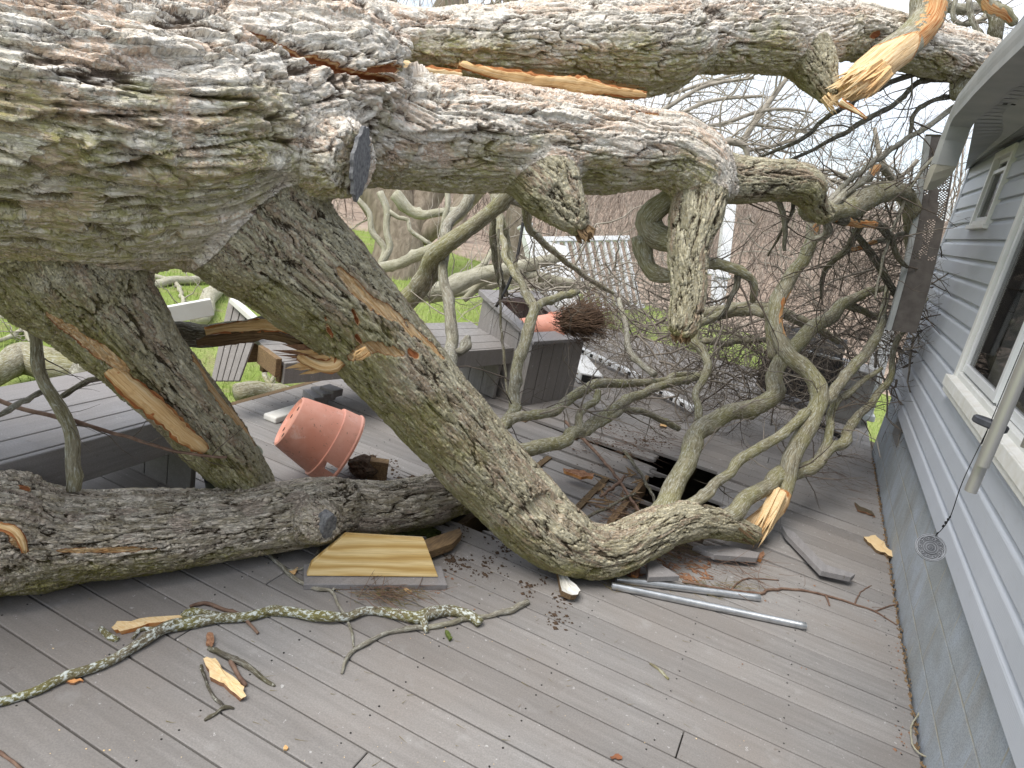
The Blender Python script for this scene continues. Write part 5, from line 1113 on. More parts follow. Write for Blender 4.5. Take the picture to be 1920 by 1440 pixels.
mb = MB(); mb.prism([P(490, 568, 4.3), P(512, 575, 4.3), P(538, 596, 4.3), P(490, 598, 4.35)], (0.05, .1, 0)); tag(mb.build('split_block', M['cream'], bevel=.004), 'pale raw split wood block above the torn limb', 'lumber')
mb = MB(); a_, b_ = G(505, 785, .02), G(580, 762, .02); mb.bar(a_, b_, .10, .04); tag(mb.build('capstone', M['trim_dirty'], bevel=.01), 'pale flat stone slab at the deck edge behind the tipped pot', 'stone')
mb = MB()
for i, (p, q) in enumerate([((580, 735), (602, 752)), ((594, 730), (618, 745)), ((608, 728), (634, 738))]): mb.bar(G(*p, .03 + .02 * i), G(*q, .03 + .02 * i), .10, .05)
tag(mb.build('trim_scrap', M['bench'], bevel=.004), 'stack of short grey trim scraps below the broken bench', 'board')
mb = MB(); mb.bar(P(305, 592, 3.6), P(398, 575, 3.7), .03, .09); tag(mb.build('fence_board', M['trim'], bevel=.004), 'light grey board standing on edge seen between the two limbs', 'board')

# ================================================================== METAL TUBES, CHIPS, STICKS ON THE DECK
for (u0, v0_, u1, v1_, lab) in ((1147, 1098, 1510, 1174, 'longer galvanised metal tube lying on the deck, nearer to the camera'), (1155, 1086, 1424, 1121, 'shorter galvanised metal tube lying on the deck close to the elbow limb')):
    a_, b_ = G(u0, v0_, .017), G(u1, v1_, .017); d = (b_ - a_) / np.linalg.norm(b_ - a_); mb = MB(); l = np.linalg.norm(b_ - a_)
    mb.lathe(a_, d, [(.0135, 0), (.0165, 0), (.0165, l - .03), (.0175, l - .028), (.0175, l), (.0145, l), (.0135, l - .05), (.0135, 0)], 20)
    tag(mb.build('metal_tube', M['alu'], smooth=True), lab, 'tube', 'metal tubes on the deck')
def chip(name, label, px, m, thick=.012, seed=1, z=.003, cat='wood chip', curl=.0, grp=None):
    r = np.random.default_rng(seed); pts = []
    px = [np.array(p, float) for p in px]
    for i in range(len(px)):
        a, b = px[i], px[(i + 1) % len(px)]
        for f in (0, .33, .66): pts.append(a + (b - a) * f + r.normal(0, 1.3, 2))
    w_ = [G(p[0], p[1], z) for p in pts]; c = np.mean(w_, 0); bm = bmesh.new(); top = [bm.verts.new(p + np.array([0, 0, thick + curl * np.linalg.norm(p - c)])) for p in w_]; bot = [bm.verts.new(p + (c - p) * .08 + np.array([0, 0, curl * np.linalg.norm(p - c) * .9])) for p in w_]; n = len(w_)
    ct = bm.verts.new(c + np.array([0, 0, thick * 1.15])); inn = [bm.verts.new(p + (c - p) * .5 + np.array([0, 0, thick + r.normal(0, thick * .12)])) for p in w_]
    for i in range(n):
        j = (i + 1) % n; bm.faces.new((top[i], top[j], inn[j], inn[i])); bm.faces.new((inn[i], inn[j], ct)); f = bm.faces.new((bot[i], bot[j], top[j], top[i])); f.material_index = 1
    bm.faces.new(bot[::-1]); bmesh.ops.recalc_face_normals(bm, faces=bm.faces); me = bpy.data.meshes.new(name); bm.to_mesh(me); bm.free()
    return tag(link(name, me, m), label, cat, grp)
chip('wood_chip', 'cream split wood chip with rough orange edge lying alone on the near deck', [(380, 1243), (403, 1240), (415, 1262), (440, 1280), (452, 1290), (460, 1312), (452, 1317), (420, 1290), (395, 1275)], [M['cream'], M['bark_chip']], .016, 2)
chip('wood_chip', 'long orange and cream wood sliver beside the lichen covered stick', [(206, 1187), (222, 1172), (280, 1165), (345, 1160), (340, 1166), (280, 1176), (228, 1190)], [M['cream'], M['orange']], .016, 3)
chip('wood_chip', 'pale yellow splintered wood chip at the foot of the block wall', [(1618, 1012), (1640, 1008), (1655, 1020), (1672, 1040), (1670, 1052), (1650, 1040), (1630, 1026)], [M['cream'], M['old_wood']], .02, 4)
chip('wood_chip', 'small orange chip lying just below the lichen covered stick', [(118, 1280), (135, 1275), (158, 1278), (140, 1285)], [M['orange'], M['bark_chip']], .008, 5)
chip('wood_chip', 'tiny tan chip left of the pine plank', [(540, 1078), (552, 1067), (560, 1068), (548, 1080)], [M['fresh'], M['fresh']], .008, 6)
chip('wood_chip', 'tiny tan chip on the deck near the bottom edge of the photo', [(532, 1402), (538, 1400), (540, 1406), (534, 1409)], [M['fresh'], M['fresh']], .006, 7)
chip('wood_chip', 'tiny tan chip in the needle litter below the pine plank', [(758, 1106), (764, 1104), (772, 1112), (768, 1114)], [M['fresh'], M['fresh']], .006, 8)
chip('bark_piece', 'curved orange brown bark shard left of the split joist on the deck', [(1055, 885), (1085, 888), (1110, 893), (1112, 900), (1080, 898), (1058, 893)], [M['bark_chip'], M['orange']], .02, 9, cat='bark', curl=.1)
chip('bark_piece', 'pale weathered bark slab standing under the elbow of the limb', [(1036, 1062), (1046, 1068), (1060, 1092), (1085, 1122), (1078, 1134), (1050, 1126), (1046, 1100)], [M['trim_dirty'], M['old_wood']], .03, 10, cat='bark', curl=.12)
chip('bark_piece', 'rusty brown bark flake above the cream wood chip', [(388, 1190), (398, 1192), (400, 1210), (396, 1218), (388, 1212)], [M['bark_chip'], M['bark_chip']], .012, 11, cat='bark')
chip('bark_piece', 'red bark flake leaning at the elbow near the metal tubes', [(1182, 1068), (1196, 1060), (1200, 1080), (1190, 1092), (1182, 1086)], [M['bark_chip'], M['orange']], .03, 12, cat='bark')
chip('bark_piece', 'orange bark flake by the lifted mossy board', [(1412, 1048), (1428, 1038), (1432, 1044), (1424, 1056)], [M['bark_chip'], M['orange']], .02, 13, cat='bark')
chip('bark_piece', 'narrow tan bark piece on the deck close to the house wall', [(1600, 946), (1612, 952), (1640, 968), (1630, 966), (1606, 958)], [M['log'], M['bark_chip']], .012, 14, cat='bark')
chip('bark_piece', 'orange brown bark flake below the broken bench on the deck', [(767, 796), (782, 793), (793, 797), (790, 800), (770, 800)], [M['bark_chip'], M['bark_chip']], .012, 15, cat='bark')
chip('fallen_leaf', 'single rusty dead leaf in the near deck gap', [(1144, 1420), (1152, 1416), (1162, 1416), (1168, 1424), (1158, 1426), (1148, 1425)], [M['leaf'], M['leaf']], .003, 16, cat='leaf', curl=.1)
chip('fallen_leaf', 'small yellow brown leaf beyond the hole in the deck', [(1236, 798), (1244, 792), (1250, 796), (1248, 802), (1240, 803)], [M['fresh'], M['leaf']], .003, 17, cat='leaf', curl=.2)
chip('moss_tuft', 'small bright green moss tuft by the end of the pale curved twig', [(834, 1188), (840, 1186), (847, 1200), (842, 1203)], [M['moss'], M['moss']], .012, 18, cat='moss')
def stick(name, label, px, m, sides=12, subs=(), cat='stick', rough=.14, knots=10, z=0.0, step=.02, twn=0):
    t = thing(name, label, cat)
    def mk(nm, q, k):
        sp = [lay(u, v, r) for u, v, r in q]; sp = [(u, v, dep(G(u, v, r * d / F + z)), r) for (u, v, d, r) in sp]
        return branch(nm, sp, M[m], t, step=step, sides=sides, knots=k, rough=rough)
    _, p, r = mk('stem', px, knots)
    for sname, q in subs: mk(sname, q, 2)
    if twn:
        T = Tubes(); spawn(T, p, r, twn, (.05, .22), np.random.default_rng(int(px[0][0]) + 5), 1, floor=0.0, spread=1.0); T.build('twigs', M['twig_red' if m == 'twig_red' else 'twig'], t)
    return t
stick('fallen_stick', 'long crooked stick crusted with pale lichen lying across the near deck', [(-30, 1324, 8), (60, 1297, 8), (120, 1272, 9), (200, 1242, 9), (255, 1212, 10), (300, 1180, 10), (350, 1166, 12), (440, 1156, 9), (490, 1148, 9), (520, 1143, 10), (560, 1153, 9), (610, 1163, 10), (650, 1160, 8), (690, 1146, 8), (740, 1150, 10), (785, 1158, 11), (800, 1150, 12), (835, 1142, 11), (870, 1150, 9), (898, 1166, 9)], 'stick', 18,
      [('side_shoot', [(345, 1160, 9), (362, 1150, 10), (410, 1155, 8)]), ('side_shoot', [(785, 1158, 9), (796, 1172, 7), (802, 1185, 4)]), ('side_shoot', [(300, 1182, 5), (270, 1178, 4), (248, 1198, 3)]), ('side_shoot', [(190, 1180, 5), (204, 1192, 6), (222, 1198, 5)])], 'stick')
stick('fallen_twig', 'thin pale grey curved twig curling under the broken end of the lichen stick', [(640, 1262, 2.5), (650, 1240, 3.5), (662, 1222, 4), (690, 1205, 4.5), (725, 1188, 4), (770, 1180, 5), (810, 1175, 5), (850, 1166, 5), (890, 1158, 5), (930, 1152, 5), (960, 1144, 6), (990, 1127, 6)], 'branch_grey', 10, (), 'twig')
stick('fallen_twig', 'forked grey twig reaching from under the log past the pine plank', [(500, 1035, 3), (530, 1065, 4), (560, 1090, 4), (600, 1106, 4), (622, 1108, 3), (632, 1130, 2.5), (655, 1170, 2.5), (664, 1212, 2)], 'branch_grey', 8, [('side_shoot', [(540, 1070, 3), (580, 1060, 3), (600, 1025, 3)]), ('side_shoot', [(622, 1108, 2.5), (640, 1092, 2)])], 'twig')
stick('fallen_twig', 'long reddish twig arching over the deck toward the house wall', [(1280, 1090, 2.5), (1340, 1102, 2.6), (1425, 1112, 2.6), (1440, 1106, 2.6), (1490, 1105, 2.4), (1540, 1114, 2.2), (1600, 1132, 2), (1640, 1146, 1.7), (1682, 1172, 1.2)], 'twig_red', 8, [('side_shoot', [(1372, 1103, 1.6), (1400, 1085, 1.4), (1460, 1088, 1.1)]), ('side_shoot', [(1602, 1133, 1.5), (1614, 1110, 1.2), (1634, 1098, 1)]), ('side_shoot', [(1640, 1146, 1.5), (1668, 1136, 1.2), (1695, 1131, 1)]), ('side_shoot', [(1548, 1116, 2), (1556, 1136, 1.5)])], 'twig', twn=6)
stick('fallen_twig', 'short brown twig lying alone in the middle of the open deck', [(1218, 1244, 2), (1235, 1254, 2.2), (1245, 1264, 2.4), (1253, 1273, 2.4)], 'branch', 8, (), 'twig')
stick('fallen_twig', 'small forked dark twig below the cream wood chip', [(383, 1350, 2.5), (405, 1338, 3), (422, 1326, 3.5), (438, 1329, 2)], 'branch_dark', 8, [('side_shoot', [(422, 1326, 3), (400, 1305, 3), (384, 1270, 3), (378, 1248, 3)])], 'twig')
stick('fallen_twig', 'mossy brown twig running along the gap above the cream chip', [(392, 1212, 5), (412, 1226, 5), (440, 1238, 6), (470, 1252, 5), (500, 1278, 4), (515, 1286, 2)], 'branch_dark', 8, (), 'twig')
stick('fallen_twig', 'dark twig lying diagonal right of the cream wood chip', [(432, 1240, 4), (445, 1262, 4), (460, 1286, 4)], 'twig_red', 8, (), 'twig')
stick('fallen_twig', 'brown twig crossing the lichen stick near the orange sliver', [(357, 1138, 3), (382, 1130, 3.5), (420, 1142, 3.5), (450, 1152, 4), (470, 1172, 3), (484, 1188, 3)], 'twig_red', 8, (), 'twig')
stick('fallen_twig', 'thin red twigs in the bottom left corner of the deck', [(-10, 1405, 3), (10, 1418, 3), (40, 1442, 3)], 'twig_red', 8, (), 'twig')
stick('fallen_twig', 'thin curling vine stem at the foot of the block wall', [(1738, 1420, 1.6), (1715, 1405, 1.6), (1707, 1370, 1.6), (1715, 1350, 1.6), (1728, 1330, 1.6), (1738, 1306, 1.5)], 'branch_pale', 8, (), 'twig', z=.01)
for i, (a, b, lab) in enumerate([((1170, 845), (1245, 985), 'thin brown stem crossing the left side of the hole'), ((1060, 790), (1200, 960), 'thin dark stem lying over the deck left of the hole'), ((1090, 975), (1190, 925), 'reddish stem lying at the lower left of the hole'), ((1128, 930), (1172, 892), 'short dark stem above the splintered joist')]):
    stick('fallen_twig', lab, [(a[0], a[1], 3), ((a[0] + b[0]) / 2 + 8, (a[1] + b[1]) / 2 - 4, 3), (b[0], b[1], 2.5)], ('branch_dark', 'twig_red')[i % 2], 8, (), 'twig', z=.02, twn=5)
# needle and twig litter
def litter(name, label, areas, m, seed, lr=(.03, .09), r=(.0008, .0016), kind='stuff', z=.012):
    rr = np.random.default_rng(seed); T = Tubes()
    for (u0, u1, v0_, v1_, n) in areas:
        for _ in range(n):
            f = rr.normal(0, .33, 2); p0 = G((u0 + u1) / 2 + f[0] * (u1 - u0) / 2 * 1.4, (v0_ + v1_) / 2 + f[1] * (v1_ - v0_) / 2 * 1.4, rr.uniform(.002, z)); a = rr.normal(0.2, .6) if rr.random() < .7 else rr.random() * 3.14
            p, w_ = wander(p0, np.array([math.cos(a), math.sin(a), rr.normal(0, .1)]), rr.uniform(*lr), rr.uniform(*r), rr, 4, .12); p[:, 2] = np.maximum(p[:, 2], .003); T.add(p, w_, 3, 0, seed=1, cap=False)
    o = T.build(name, m); o['label'] = label; o['category'] = 'litter'; o['kind'] = kind; return o
litter('needle_litter', 'brown and green needle litter below the pine plank and along the tubes', [(655, 800, 1092, 1132, 150), (1190, 1300, 1010, 1060, 120), (1270, 1420, 1085, 1118, 110), (1130, 1180, 1080, 1110, 40)], M['needle'], 3)
litter('twig_litter', 'reddish twig litter piled around the elbow of the limb', [(1195, 1320, 1000, 1070, 90), (1090, 1190, 900, 1000, 60), (1080, 1300, 780, 860, 120), (640, 800, 1090, 1130, 60), (1300, 1460, 1030, 1100, 40), (1500, 1640, 840, 930, 60)], M['twig_red'], 4, (.05, .22), (.001, .0022), z=.05)
litter('thin_litter', 'thin scattered twiglets and needles over the open deck', [(100, 1650, 1100, 1420, 60), (700, 1500, 900, 1150, 70)], M['needle'], 5, (.01, .04), (.0006, .0012), z=.003)
def crumbs(name, label, areas, m, seed, s=(.002, .008)):
    rr = np.random.default_rng(seed); V, Q = [], []
    oct_ = np.array([(1, 0, 0), (0, 1, 0), (-1, 0, 0), (0, -1, 0), (0, 0, 1), (0, 0, -.3)]); fc = [(0, 1, 4), (1, 2, 4), (2, 3, 4), (3, 0, 4), (1, 0, 5), (2, 1, 5), (3, 2, 5), (0, 3, 5)]
    for (u0, u1, v0_, v1_, n) in areas:
        cs = [(rr.uniform(u0, u1), rr.uniform(v0_, v1_)) for _ in range(max(2, n // 14))]
        for _ in range(n):
            c = cs[rr.integers(len(cs))]; p = G(c[0] + rr.normal(0, (u1 - u0) * .07), c[1] + rr.normal(0, (v1_ - v0_) * .07), .0015); b = len(V); k = rr.uniform(*s) ** 1.0 * (1 if rr.random() < .85 else 1.8)
            V += [tuple(p + o_ * k * rr.uniform(.6, 1.4, 3) * [1, 1, .6]) for o_ in oct_]; Q += [tuple(i + b for i in f) for f in fc]
    me = bpy.data.meshes.new(name); me.from_pydata(V, [], Q); o = link(name, me, m); o['label'] = label; o['category'] = 'debris'; o['kind'] = 'stuff'; return o
crumbs('soil_crumbs', 'dark soil crumbs spilled on the deck near the pots and the elbow limb', [(690, 760, 860, 925, 160), (840, 960, 990, 1080, 260), (1090, 1260, 800, 850, 420), (940, 1080, 1080, 1180, 120), (640, 800, 800, 940, 60), (1100, 1260, 870, 1000, 90)], M['soil'], 3)
crumbs('bark_crumbs', 'reddish bark crumbs scattered over the open deck', [(60, 1600, 1100, 1430, 24), (1180, 1330, 1030, 1090, 120), (1640, 1740, 900, 1440, 50), (600, 900, 1060, 1150, 60)], M['bark_chip'], 4, (.0015, .005))
crumbs('sawdust', 'pale wood dust specks scattered on the deck boards', [(40, 1600, 1080, 1430, 110)], M['cream'], 5, (.0008, .002))
rr = np.random.default_rng(8); V, Q = [], []   # debris line where deck meets wall
for _ in range(700):
    p = np.array([.806 + rr.normal(0, .006), rr.uniform(.6, 6.5), .001]); b = len(V); k = rr.uniform(.002, .007)
    V += [tuple(p + np.array(o_) * k * rr.uniform(.5, 1.4, 3)) for o_ in ((1, 0, 0), (0, 2, 0), (-1, 0, 0), (0, -2, 0), (0, 0, 1))]; Q += [(b, b + 1, b + 4), (b + 1, b + 2, b + 4), (b + 2, b + 3, b + 4), (b + 3, b, b + 4)]
me = bpy.data.meshes.new('leaf_debris'); me.from_pydata(V, [], Q); o = link('leaf_debris', me, M['old_wood']); o['label'] = 'brown leaf debris caught in the gap at the foot of the block wall'; o['category'] = 'debris'; o['kind'] = 'stuff'

# ================================================================== WIND CHIME
wc = thing('wind_chime', 'metal wind chime with long tubes, dark striker and round scrollwork sail beside the window', 'wind chime')
cb_ = P(1818, 922, 1.42)
mb = MB()
def tube(x, y, z0, z1, r): mb.lathe((x, y, z0), (0, 0, 1), [(r * .86, .03), (r * .86, 0), (r, 0), (r, z1 - z0), (r * .86, z1 - z0)], 24)
tube(cb_[0] + .002, cb_[1] + .003, cb_[2], cb_[2] + .95, .0115); mb.build('chime_tube', M['chime'], wc, smooth=True)
mb = MB(); q = P(1842, 874, 1.385); tube(q[0], q[1], q[2], q[2] + .9, .0115); mb.build('chime_tube', M['chime'], wc, smooth=True)
mb = MB(); q = P(1946, 800, 1.40); tube(q[0], q[1] + .01, q[2] - .05, q[2] + .85, .0115); mb.build('chime_tube', M['chime'], wc, smooth=True)
st = P(1856, 795, 1.43); mb = MB(); mb.lathe(st - [0, 0, .007], (.1, .05, 1), [(1e-3, 0), (.030, 0), (.033, .003), (.033, .012), (.030, .015), (1e-3, .015)], 32); mb.build('striker', M['chime_dark'], wc, smooth=True)
T = Tubes(); sc_ = P(1745, 1027, 1.50); sail_n = np.array(-(ray(1745, 1027))); sail_n /= np.linalg.norm(sail_n); sail_n = sail_n + np.array([.05, .0, .42]); sail_n /= np.linalg.norm(sail_n)
e1 = np.cross(sail_n, (0, 0, 1)); e1 /= np.linalg.norm(e1); e2 = np.cross(e1, sail_n)
if e2[2] < 0: e2 = -e2
RS = .0295; topp = sc_ + e2 * RS * .86 + e1 * (-RS * .25 if (e1 @ RM[:, 0]) < 0 else RS * .25)
topp = sc_ + e2 * RS * .9
pth = np.array([st + [0, 0, .9], st + [0, 0, .02], st - [0, 0, .01], cb_ + np.array([-.018, 0, .02]), topp + (cb_ - topp) * .45 + [0, 0, -.004], topp]); pt2, r2 = smooth_path(pth, [.0009] * 6, .01); T.add(pt2, r2, 6, 0)
for f, rr_k in ((.45, .0022), (.40, .0030), (.33, .0034), (.25, .0022), (.08, .0020)):
    c = topp + (cb_ - topp) * f; T.add(np.array([c - (cb_ - topp) * .03, c, c + (cb_ - topp) * .03]), np.array([.0008, rr_k, .0008]), 6, 0)
T.build('cord', M['cord'], wc)
mb = MB(); mb.lathe(sc_ - sail_n * .0018, sail_n, [(1e-4, 0), (RS, 0), (RS, .0022), (RS * .98, .0030), (RS * .90, .0030), (RS * .88, .0016), (RS * .46, .0016), (RS * .45, .003), (RS * .20, .0033), (RS * .18, .0022), (RS * .12, .0022), (RS * .10, .0034), (1e-4, .0036)], 56)
so2 = mb.build('wind_sail', M['chime_dark'], wc, smooth=True)
T = Tubes()
for rr_k in (.985, .90, .86, .455, .30, .14):
    a = np.linspace(0, 2 * math.pi, 60); T.add(sc_ + (np.outer(np.cos(a), e1) + np.outer(np.sin(a), e2)) * RS * rr_k + sail_n * .0016, np.full(60, .00055 if rr_k < .9 else .0008), 5, 0, cap=False)
for k in range(10):
    a0 = k * .6283 + .3; c = sc_ + (e1 * math.cos(a0) + e2 * math.sin(a0)) * RS * .67 + sail_n * .0012; er = e1 * math.cos(a0) + e2 * math.sin(a0); et = -e1 * math.sin(a0) + e2 * math.cos(a0)
    pp = [c + (er * math.cos(s * 7) + et * math.sin(s * 7)) * RS * (.15 * (1 - .75 * s)) for s in np.linspace(0, 1, 18)]; tail = [c + er * RS * .15 - et * RS * f - er * RS * .2 * f * f * 8 for f in (.36, .26, .16, .08)]
    T.add(np.array(tail + pp), np.full(22, .0006), 4, 0, cap=False)
oo = T.build('scroll_relief', M['pewter'], so2)

# ================================================================== HANGING GUTTER, RAILING, GRILL
hg = thing('hanging_gutter', 'dark brown gutter with perforated leaf guard torn loose and hanging by the house corner', 'gutter')
g0, g1 = P(1767, 258, 4.60), P(1690, 622, 4.78); ax_ = g1 - g0; lg = np.linalg.norm(ax_); ax_ /= lg; vw = ((g0 + g1) / 2 - EYE); vw /= np.linalg.norm(vw); sd_ = np.cross(ax_, vw); sd_ /= np.linalg.norm(sd_)
if (sd_ @ RM[:, 0]) < 0: sd_ = -sd_
fw_ = np.cross(sd_, ax_); fw_ = fw_ if fw_ @ vw < 0 else -fw_
W0, W1 = .165, .205
def hp_(s, x, y): wd_ = W0 + (W1 - W0) * 0 * s; return g0 + ax_ * lg * s + sd_ * x + fw_ * y
mb = MB(); nS = 14
for i in range(nS):
    s0, s1 = i / nS, (i + 1) / nS
    bend = lambda s: .03 * math.sin(s * 3.0)
    for (xa, ya, xb, yb, th) in ((-.095, .03, -.065, .035, .003), (-.095, .03, -.105, -.06, .003), (.085, .02, .085, -.06, .003)):
        q = [hp_(s0, xa + bend(s0), ya), hp_(s0, xb + bend(s0), yb), hp_(s1, xb + bend(s1), yb), hp_(s1, xa + bend(s1), ya)]; mb.add(q, [(0, 1, 2, 3)])
    q = [hp_(s0, -.105 + bend(s0), -.06), hp_(s0, .085 + bend(s0), -.06), hp_(s1, .085 + bend(s1), -.06), hp_(s1, -.105 + bend(s1), -.06)]
    if i >= 9: mb.add(q, [(0, 1, 2, 3)])
ob = mb.build('gutter_channel', M['gutter'], hg); md = ob.modifiers.new('t', 'SOLIDIFY'); md.thickness = .002
# perforated guard: a real sheet with holes
V, Q = [], []; nx_, ny_ = 15, 150; hole = .50; rg = random.Random(4)
gv = {}
def gvert(i, j, k, x, y):
    V.append(tuple(hp_(y, x + .03 * math.sin(y * 3.0), .022))); return len(V) - 1
x0_, x1_ = -.068, .085
for j in range(ny_):
    for i in range(nx_):
        xa, xb = x0_ + (x1_ - x0_) * i / nx_, x0_ + (x1_ - x0_) * (i + 1) / nx_; ya, yb = j / ny_, (j + 1) / ny_; off = 0
        c = [gvert(0, 0, 0, xa, ya), gvert(0, 0, 0, xb, ya), gvert(0, 0, 0, xb, yb), gvert(0, 0, 0, xa, yb)]
        openh = (j + i) % 2 == 0 and 0 < i < nx_ - 1 and ((.12 < ya < .26 and rg.random() < .96) or (.26 < ya < .62 and vn(np.array([[xa * 22, ya * 11, 3.]]), 5)[0] > .50))
        if openh:
            mx_, my_ = (xa + xb) / 2, (ya + yb) / 2; hx, hy = (xb - xa) * .40, (yb - ya) * .40
            d = [gvert(0, 0, 0, mx_ - hx, my_ - hy), gvert(0, 0, 0, mx_ + hx, my_ - hy), gvert(0, 0, 0, mx_ + hx, my_ + hy), gvert(0, 0, 0, mx_ - hx, my_ + hy)]
            for k in range(4): Q.append((c[k], c[(k + 1) % 4], d[(k + 1) % 4], d[k]))
        else: Q.append(tuple(c))
me = bpy.data.meshes.new('leaf_guard'); me.from_pydata(V, [], Q); me.update(); link('leaf_guard', me, M['brown_metal'], hg)
mb = MB(); mb.prism([hp_(-.01, -.10, .03), hp_(-.01, .085, .03), hp_(-.01, .085, -.06), hp_(-.01, -.10, -.06)], ax_ * .004); mb.build('end_cap', M['brown_metal'], hg)

# white vinyl railing knocked over at the far end of the deck
def rail(name, label, p0, p1, hvec, n, post=True, panel=False, grp='white vinyl railings'):
    t = thing(name, label, 'railing', grp); p0, p1, hv = map(np.asarray, (p0, p1, hvec)); a = p1 - p0; mb = MB(); mb.bar(p0 + hv * .94, p1 + hv * .94, .07, .06, up=hv); mb.build('top_rail', M['white'], t, .006)
    mb = MB(); mb.bar(p0 + hv * .10, p1 + hv * .10, .06, .05, up=hv); mb.build('bottom_rail', M['white'], t, .006)
    for i in range(n):
        f = (i + .5) / n; mb = MB(); mb.bar(p0 + a * f + hv * .10, p0 + a * f + hv * .92, .036, .036, up=a); mb.build('baluster', M['white'], t, .003)
    if post:
        mb = MB(); mb.bar(p0 - hv * .02, p0 + hv * 1.08, .11, .11, up=a); mb.bar(p0 + hv * 1.08, p0 + hv * 1.11, .14, .14, up=a); mb.build('post', M['white'], t, .006)
    return t
q0 = P(1025, 605, 8.2); hv = P(988, 440, 8.2) - q0
rail('vinyl_railing', 'white railing section leaning askew behind the planter box', q0, P(1210, 590, 8.9), hv, 13)
mb = MB(); mb.prism([P(983, 440, 7.9), P(1062, 462, 7.9), P(1085, 585, 7.7), P(1032, 600, 7.7)], RM @ np.array([.0, .0, .06])); tag(mb.build('tipped_gate', M['white'], bevel=.006), 'solid white vinyl gate panel tipped against the leaning railing', 'gate')
q1 = P(1343, 600, 9.2); q2 = P(1368, 385, 9.2)
pw = thing('porch_post', 'tall white square post rising behind the gnarled hanging limb', 'post'); mb = MB(); mb.bar(q1, q2, .14, .14, up=RM @ np.array([0, 0, 1.])); mb.build('post_shaft', M['white'], pw, .008)
mb = MB(); mb.bar(q1 + (q2 - q1) * .36, q1 + (q2 - q1) * .39, .19, .19, up=RM @ np.array([0, 0, 1.])); mb.build('post_collar', M['white'], pw, .006)
rail('vinyl_railing', 'short white railing with balusters beside the tall white post', P(1300, 598, 9.3), P(1340, 602, 9.25), P(1304, 502, 9.3) - P(1300, 598, 9.3), 3, False)
for k, (a_, b_, w_, h_, lab) in enumerate([((1078, 672), (1108, 712), .22, .10, 'white hollow vinyl post section lying on the deck right of the planter'), ((1088, 655), (1200, 708), .07, .05, 'long white vinyl rail with square slots lying beyond the planter'), ((1215, 722), (1302, 768), .07, .05, 'white vinyl rail end with dark slots lying under the branches')]):
    t = thing('vinyl_rail_piece', lab, 'rail', 'white rail pieces on the deck'); p_, q_ = G(*a_, .06), G(*b_, .06); mb = MB(); mb.bar(p_, q_, w_, h_); mb.build('rail_body', M['white'], t, .006)
    if k:
        d = (q_ - p_); l = np.linalg.norm(d); d /= l; s_ = np.cross(d, (0, 0, 1)); s_ = s_ if s_ @ (EYE - p_) > 0 else -s_
        for i in range(int(l / .14)):
            c = p_ + d * (.08 + i * .14) + s_ * (w_ / 2 - .002); mb = MB(); mb.obox(c - d * .02 - [0, 0, .016], d * .04, s_ * .006, (0, 0, .034)); mb.build('slot', M['dark'], t)
    else:
        d = (q_ - p_) / np.linalg.norm(q_ - p_); mb = MB(); s_ = np.cross(d, (0, 0, 1)); mb.obox(q_ + d * .0005 - s_ * (w_ / 2 - .02) - [0, 0, .035], s_ * (w_ - .04), d * .004, (0, 0, .07)); mb.build('open_end', M['dark'], t)
wp = thing('vinyl_post', 'grey white post leaning against the house foundation among twigs', 'post'); p_, q_ = G(1618, 783, .05), P(1668, 600, 6.9); mb = MB(); mb.bar(p_, q_, .15, .15, up=(1, 0, 0)); mb.build('post_shaft', M['white'], wp, .008); mb = MB(); mb.bar(p_ - (q_ - p_) * .01, p_ + (q_ - p_) * .05, .2, .2, up=(1, 0, 0)); mb.build('post_base', M['white'], wp, .01)
# grill, mostly hidden in the branches
gr = thing('gas_grill', 'black and grey gas grill buried in branches by the house corner', 'grill'); gc = np.array([.10, 7.7, 0.]); mb = MB()
mb.box(gc[0] - .42, gc[0] + .28, gc[1] - .25, gc[1] + .25, .12, .52); mb.build('firebox', M['black'], gr, .01)
mb = MB(); mb.lathe(gc + [-.42, 0, .52], (1, 0, 0), [(1e-3, 0), (.25, 0), (.25, .70), (1e-3, .70)], 28); mb.build('lid', M['black'], gr, smooth=True)
mb = MB(); mb.box(gc[0] + .30, gc[0] + .62, gc[1] - .27, gc[1] + .27, .0, .55); mb.build('side_panel', M['grill'], gr, .01)
mb = MB(); mb.bar(gc + [-.40, -.27, .60], gc + [.26, -.27, .60], .025, .025); mb.build('handle', M['alu'], gr, .004)
mb = MB(); mb.bar(gc + [.15, -.5, .01], gc + [.52, -.95, .01], .05, .05); mb.build('leg', M['black'], gr, .004)
# small iron scroll chair back
ic = thing('iron_chair', 'black wrought iron chair with curved scroll back behind the hanging limb', 'chair'); T = Tubes(); c = P(1322, 582, 8.7); ex = RM[:, 0] if False else RM @ np.array([1., 0, 0]); ey = RM @ np.array([0, -1., 0])
a = np.linspace(0, math.pi, 20); T.add(c + np.outer(np.cos(a), ex) * .17 + np.outer(np.sin(a), ey) * .16, np.full(20, .012), 6, 0); T.build('back_frame', M['black'], ic)
T = Tubes()
for sx in (-1, 1):
    s = np.linspace(0, 1, 20); T.add(c + np.outer(sx * (.07 - .05 * (1 - s) * np.cos(s * 7)), ex) + np.outer(.07 + .05 * (1 - s) * np.sin(s * 7), ey), np.full(20, .008), 5, 0)
T.build('back_scroll', M['black'], ic); mb = MB()
z0_ = c[2]; mb.lathe((c[0], c[1] - .15, z0_ - .10), (0, 0, 1), [(1e-3, 0), (.2, 0), (.2, .03), (1e-3, .03)], 20); mb.build('seat', M['black'], ic)
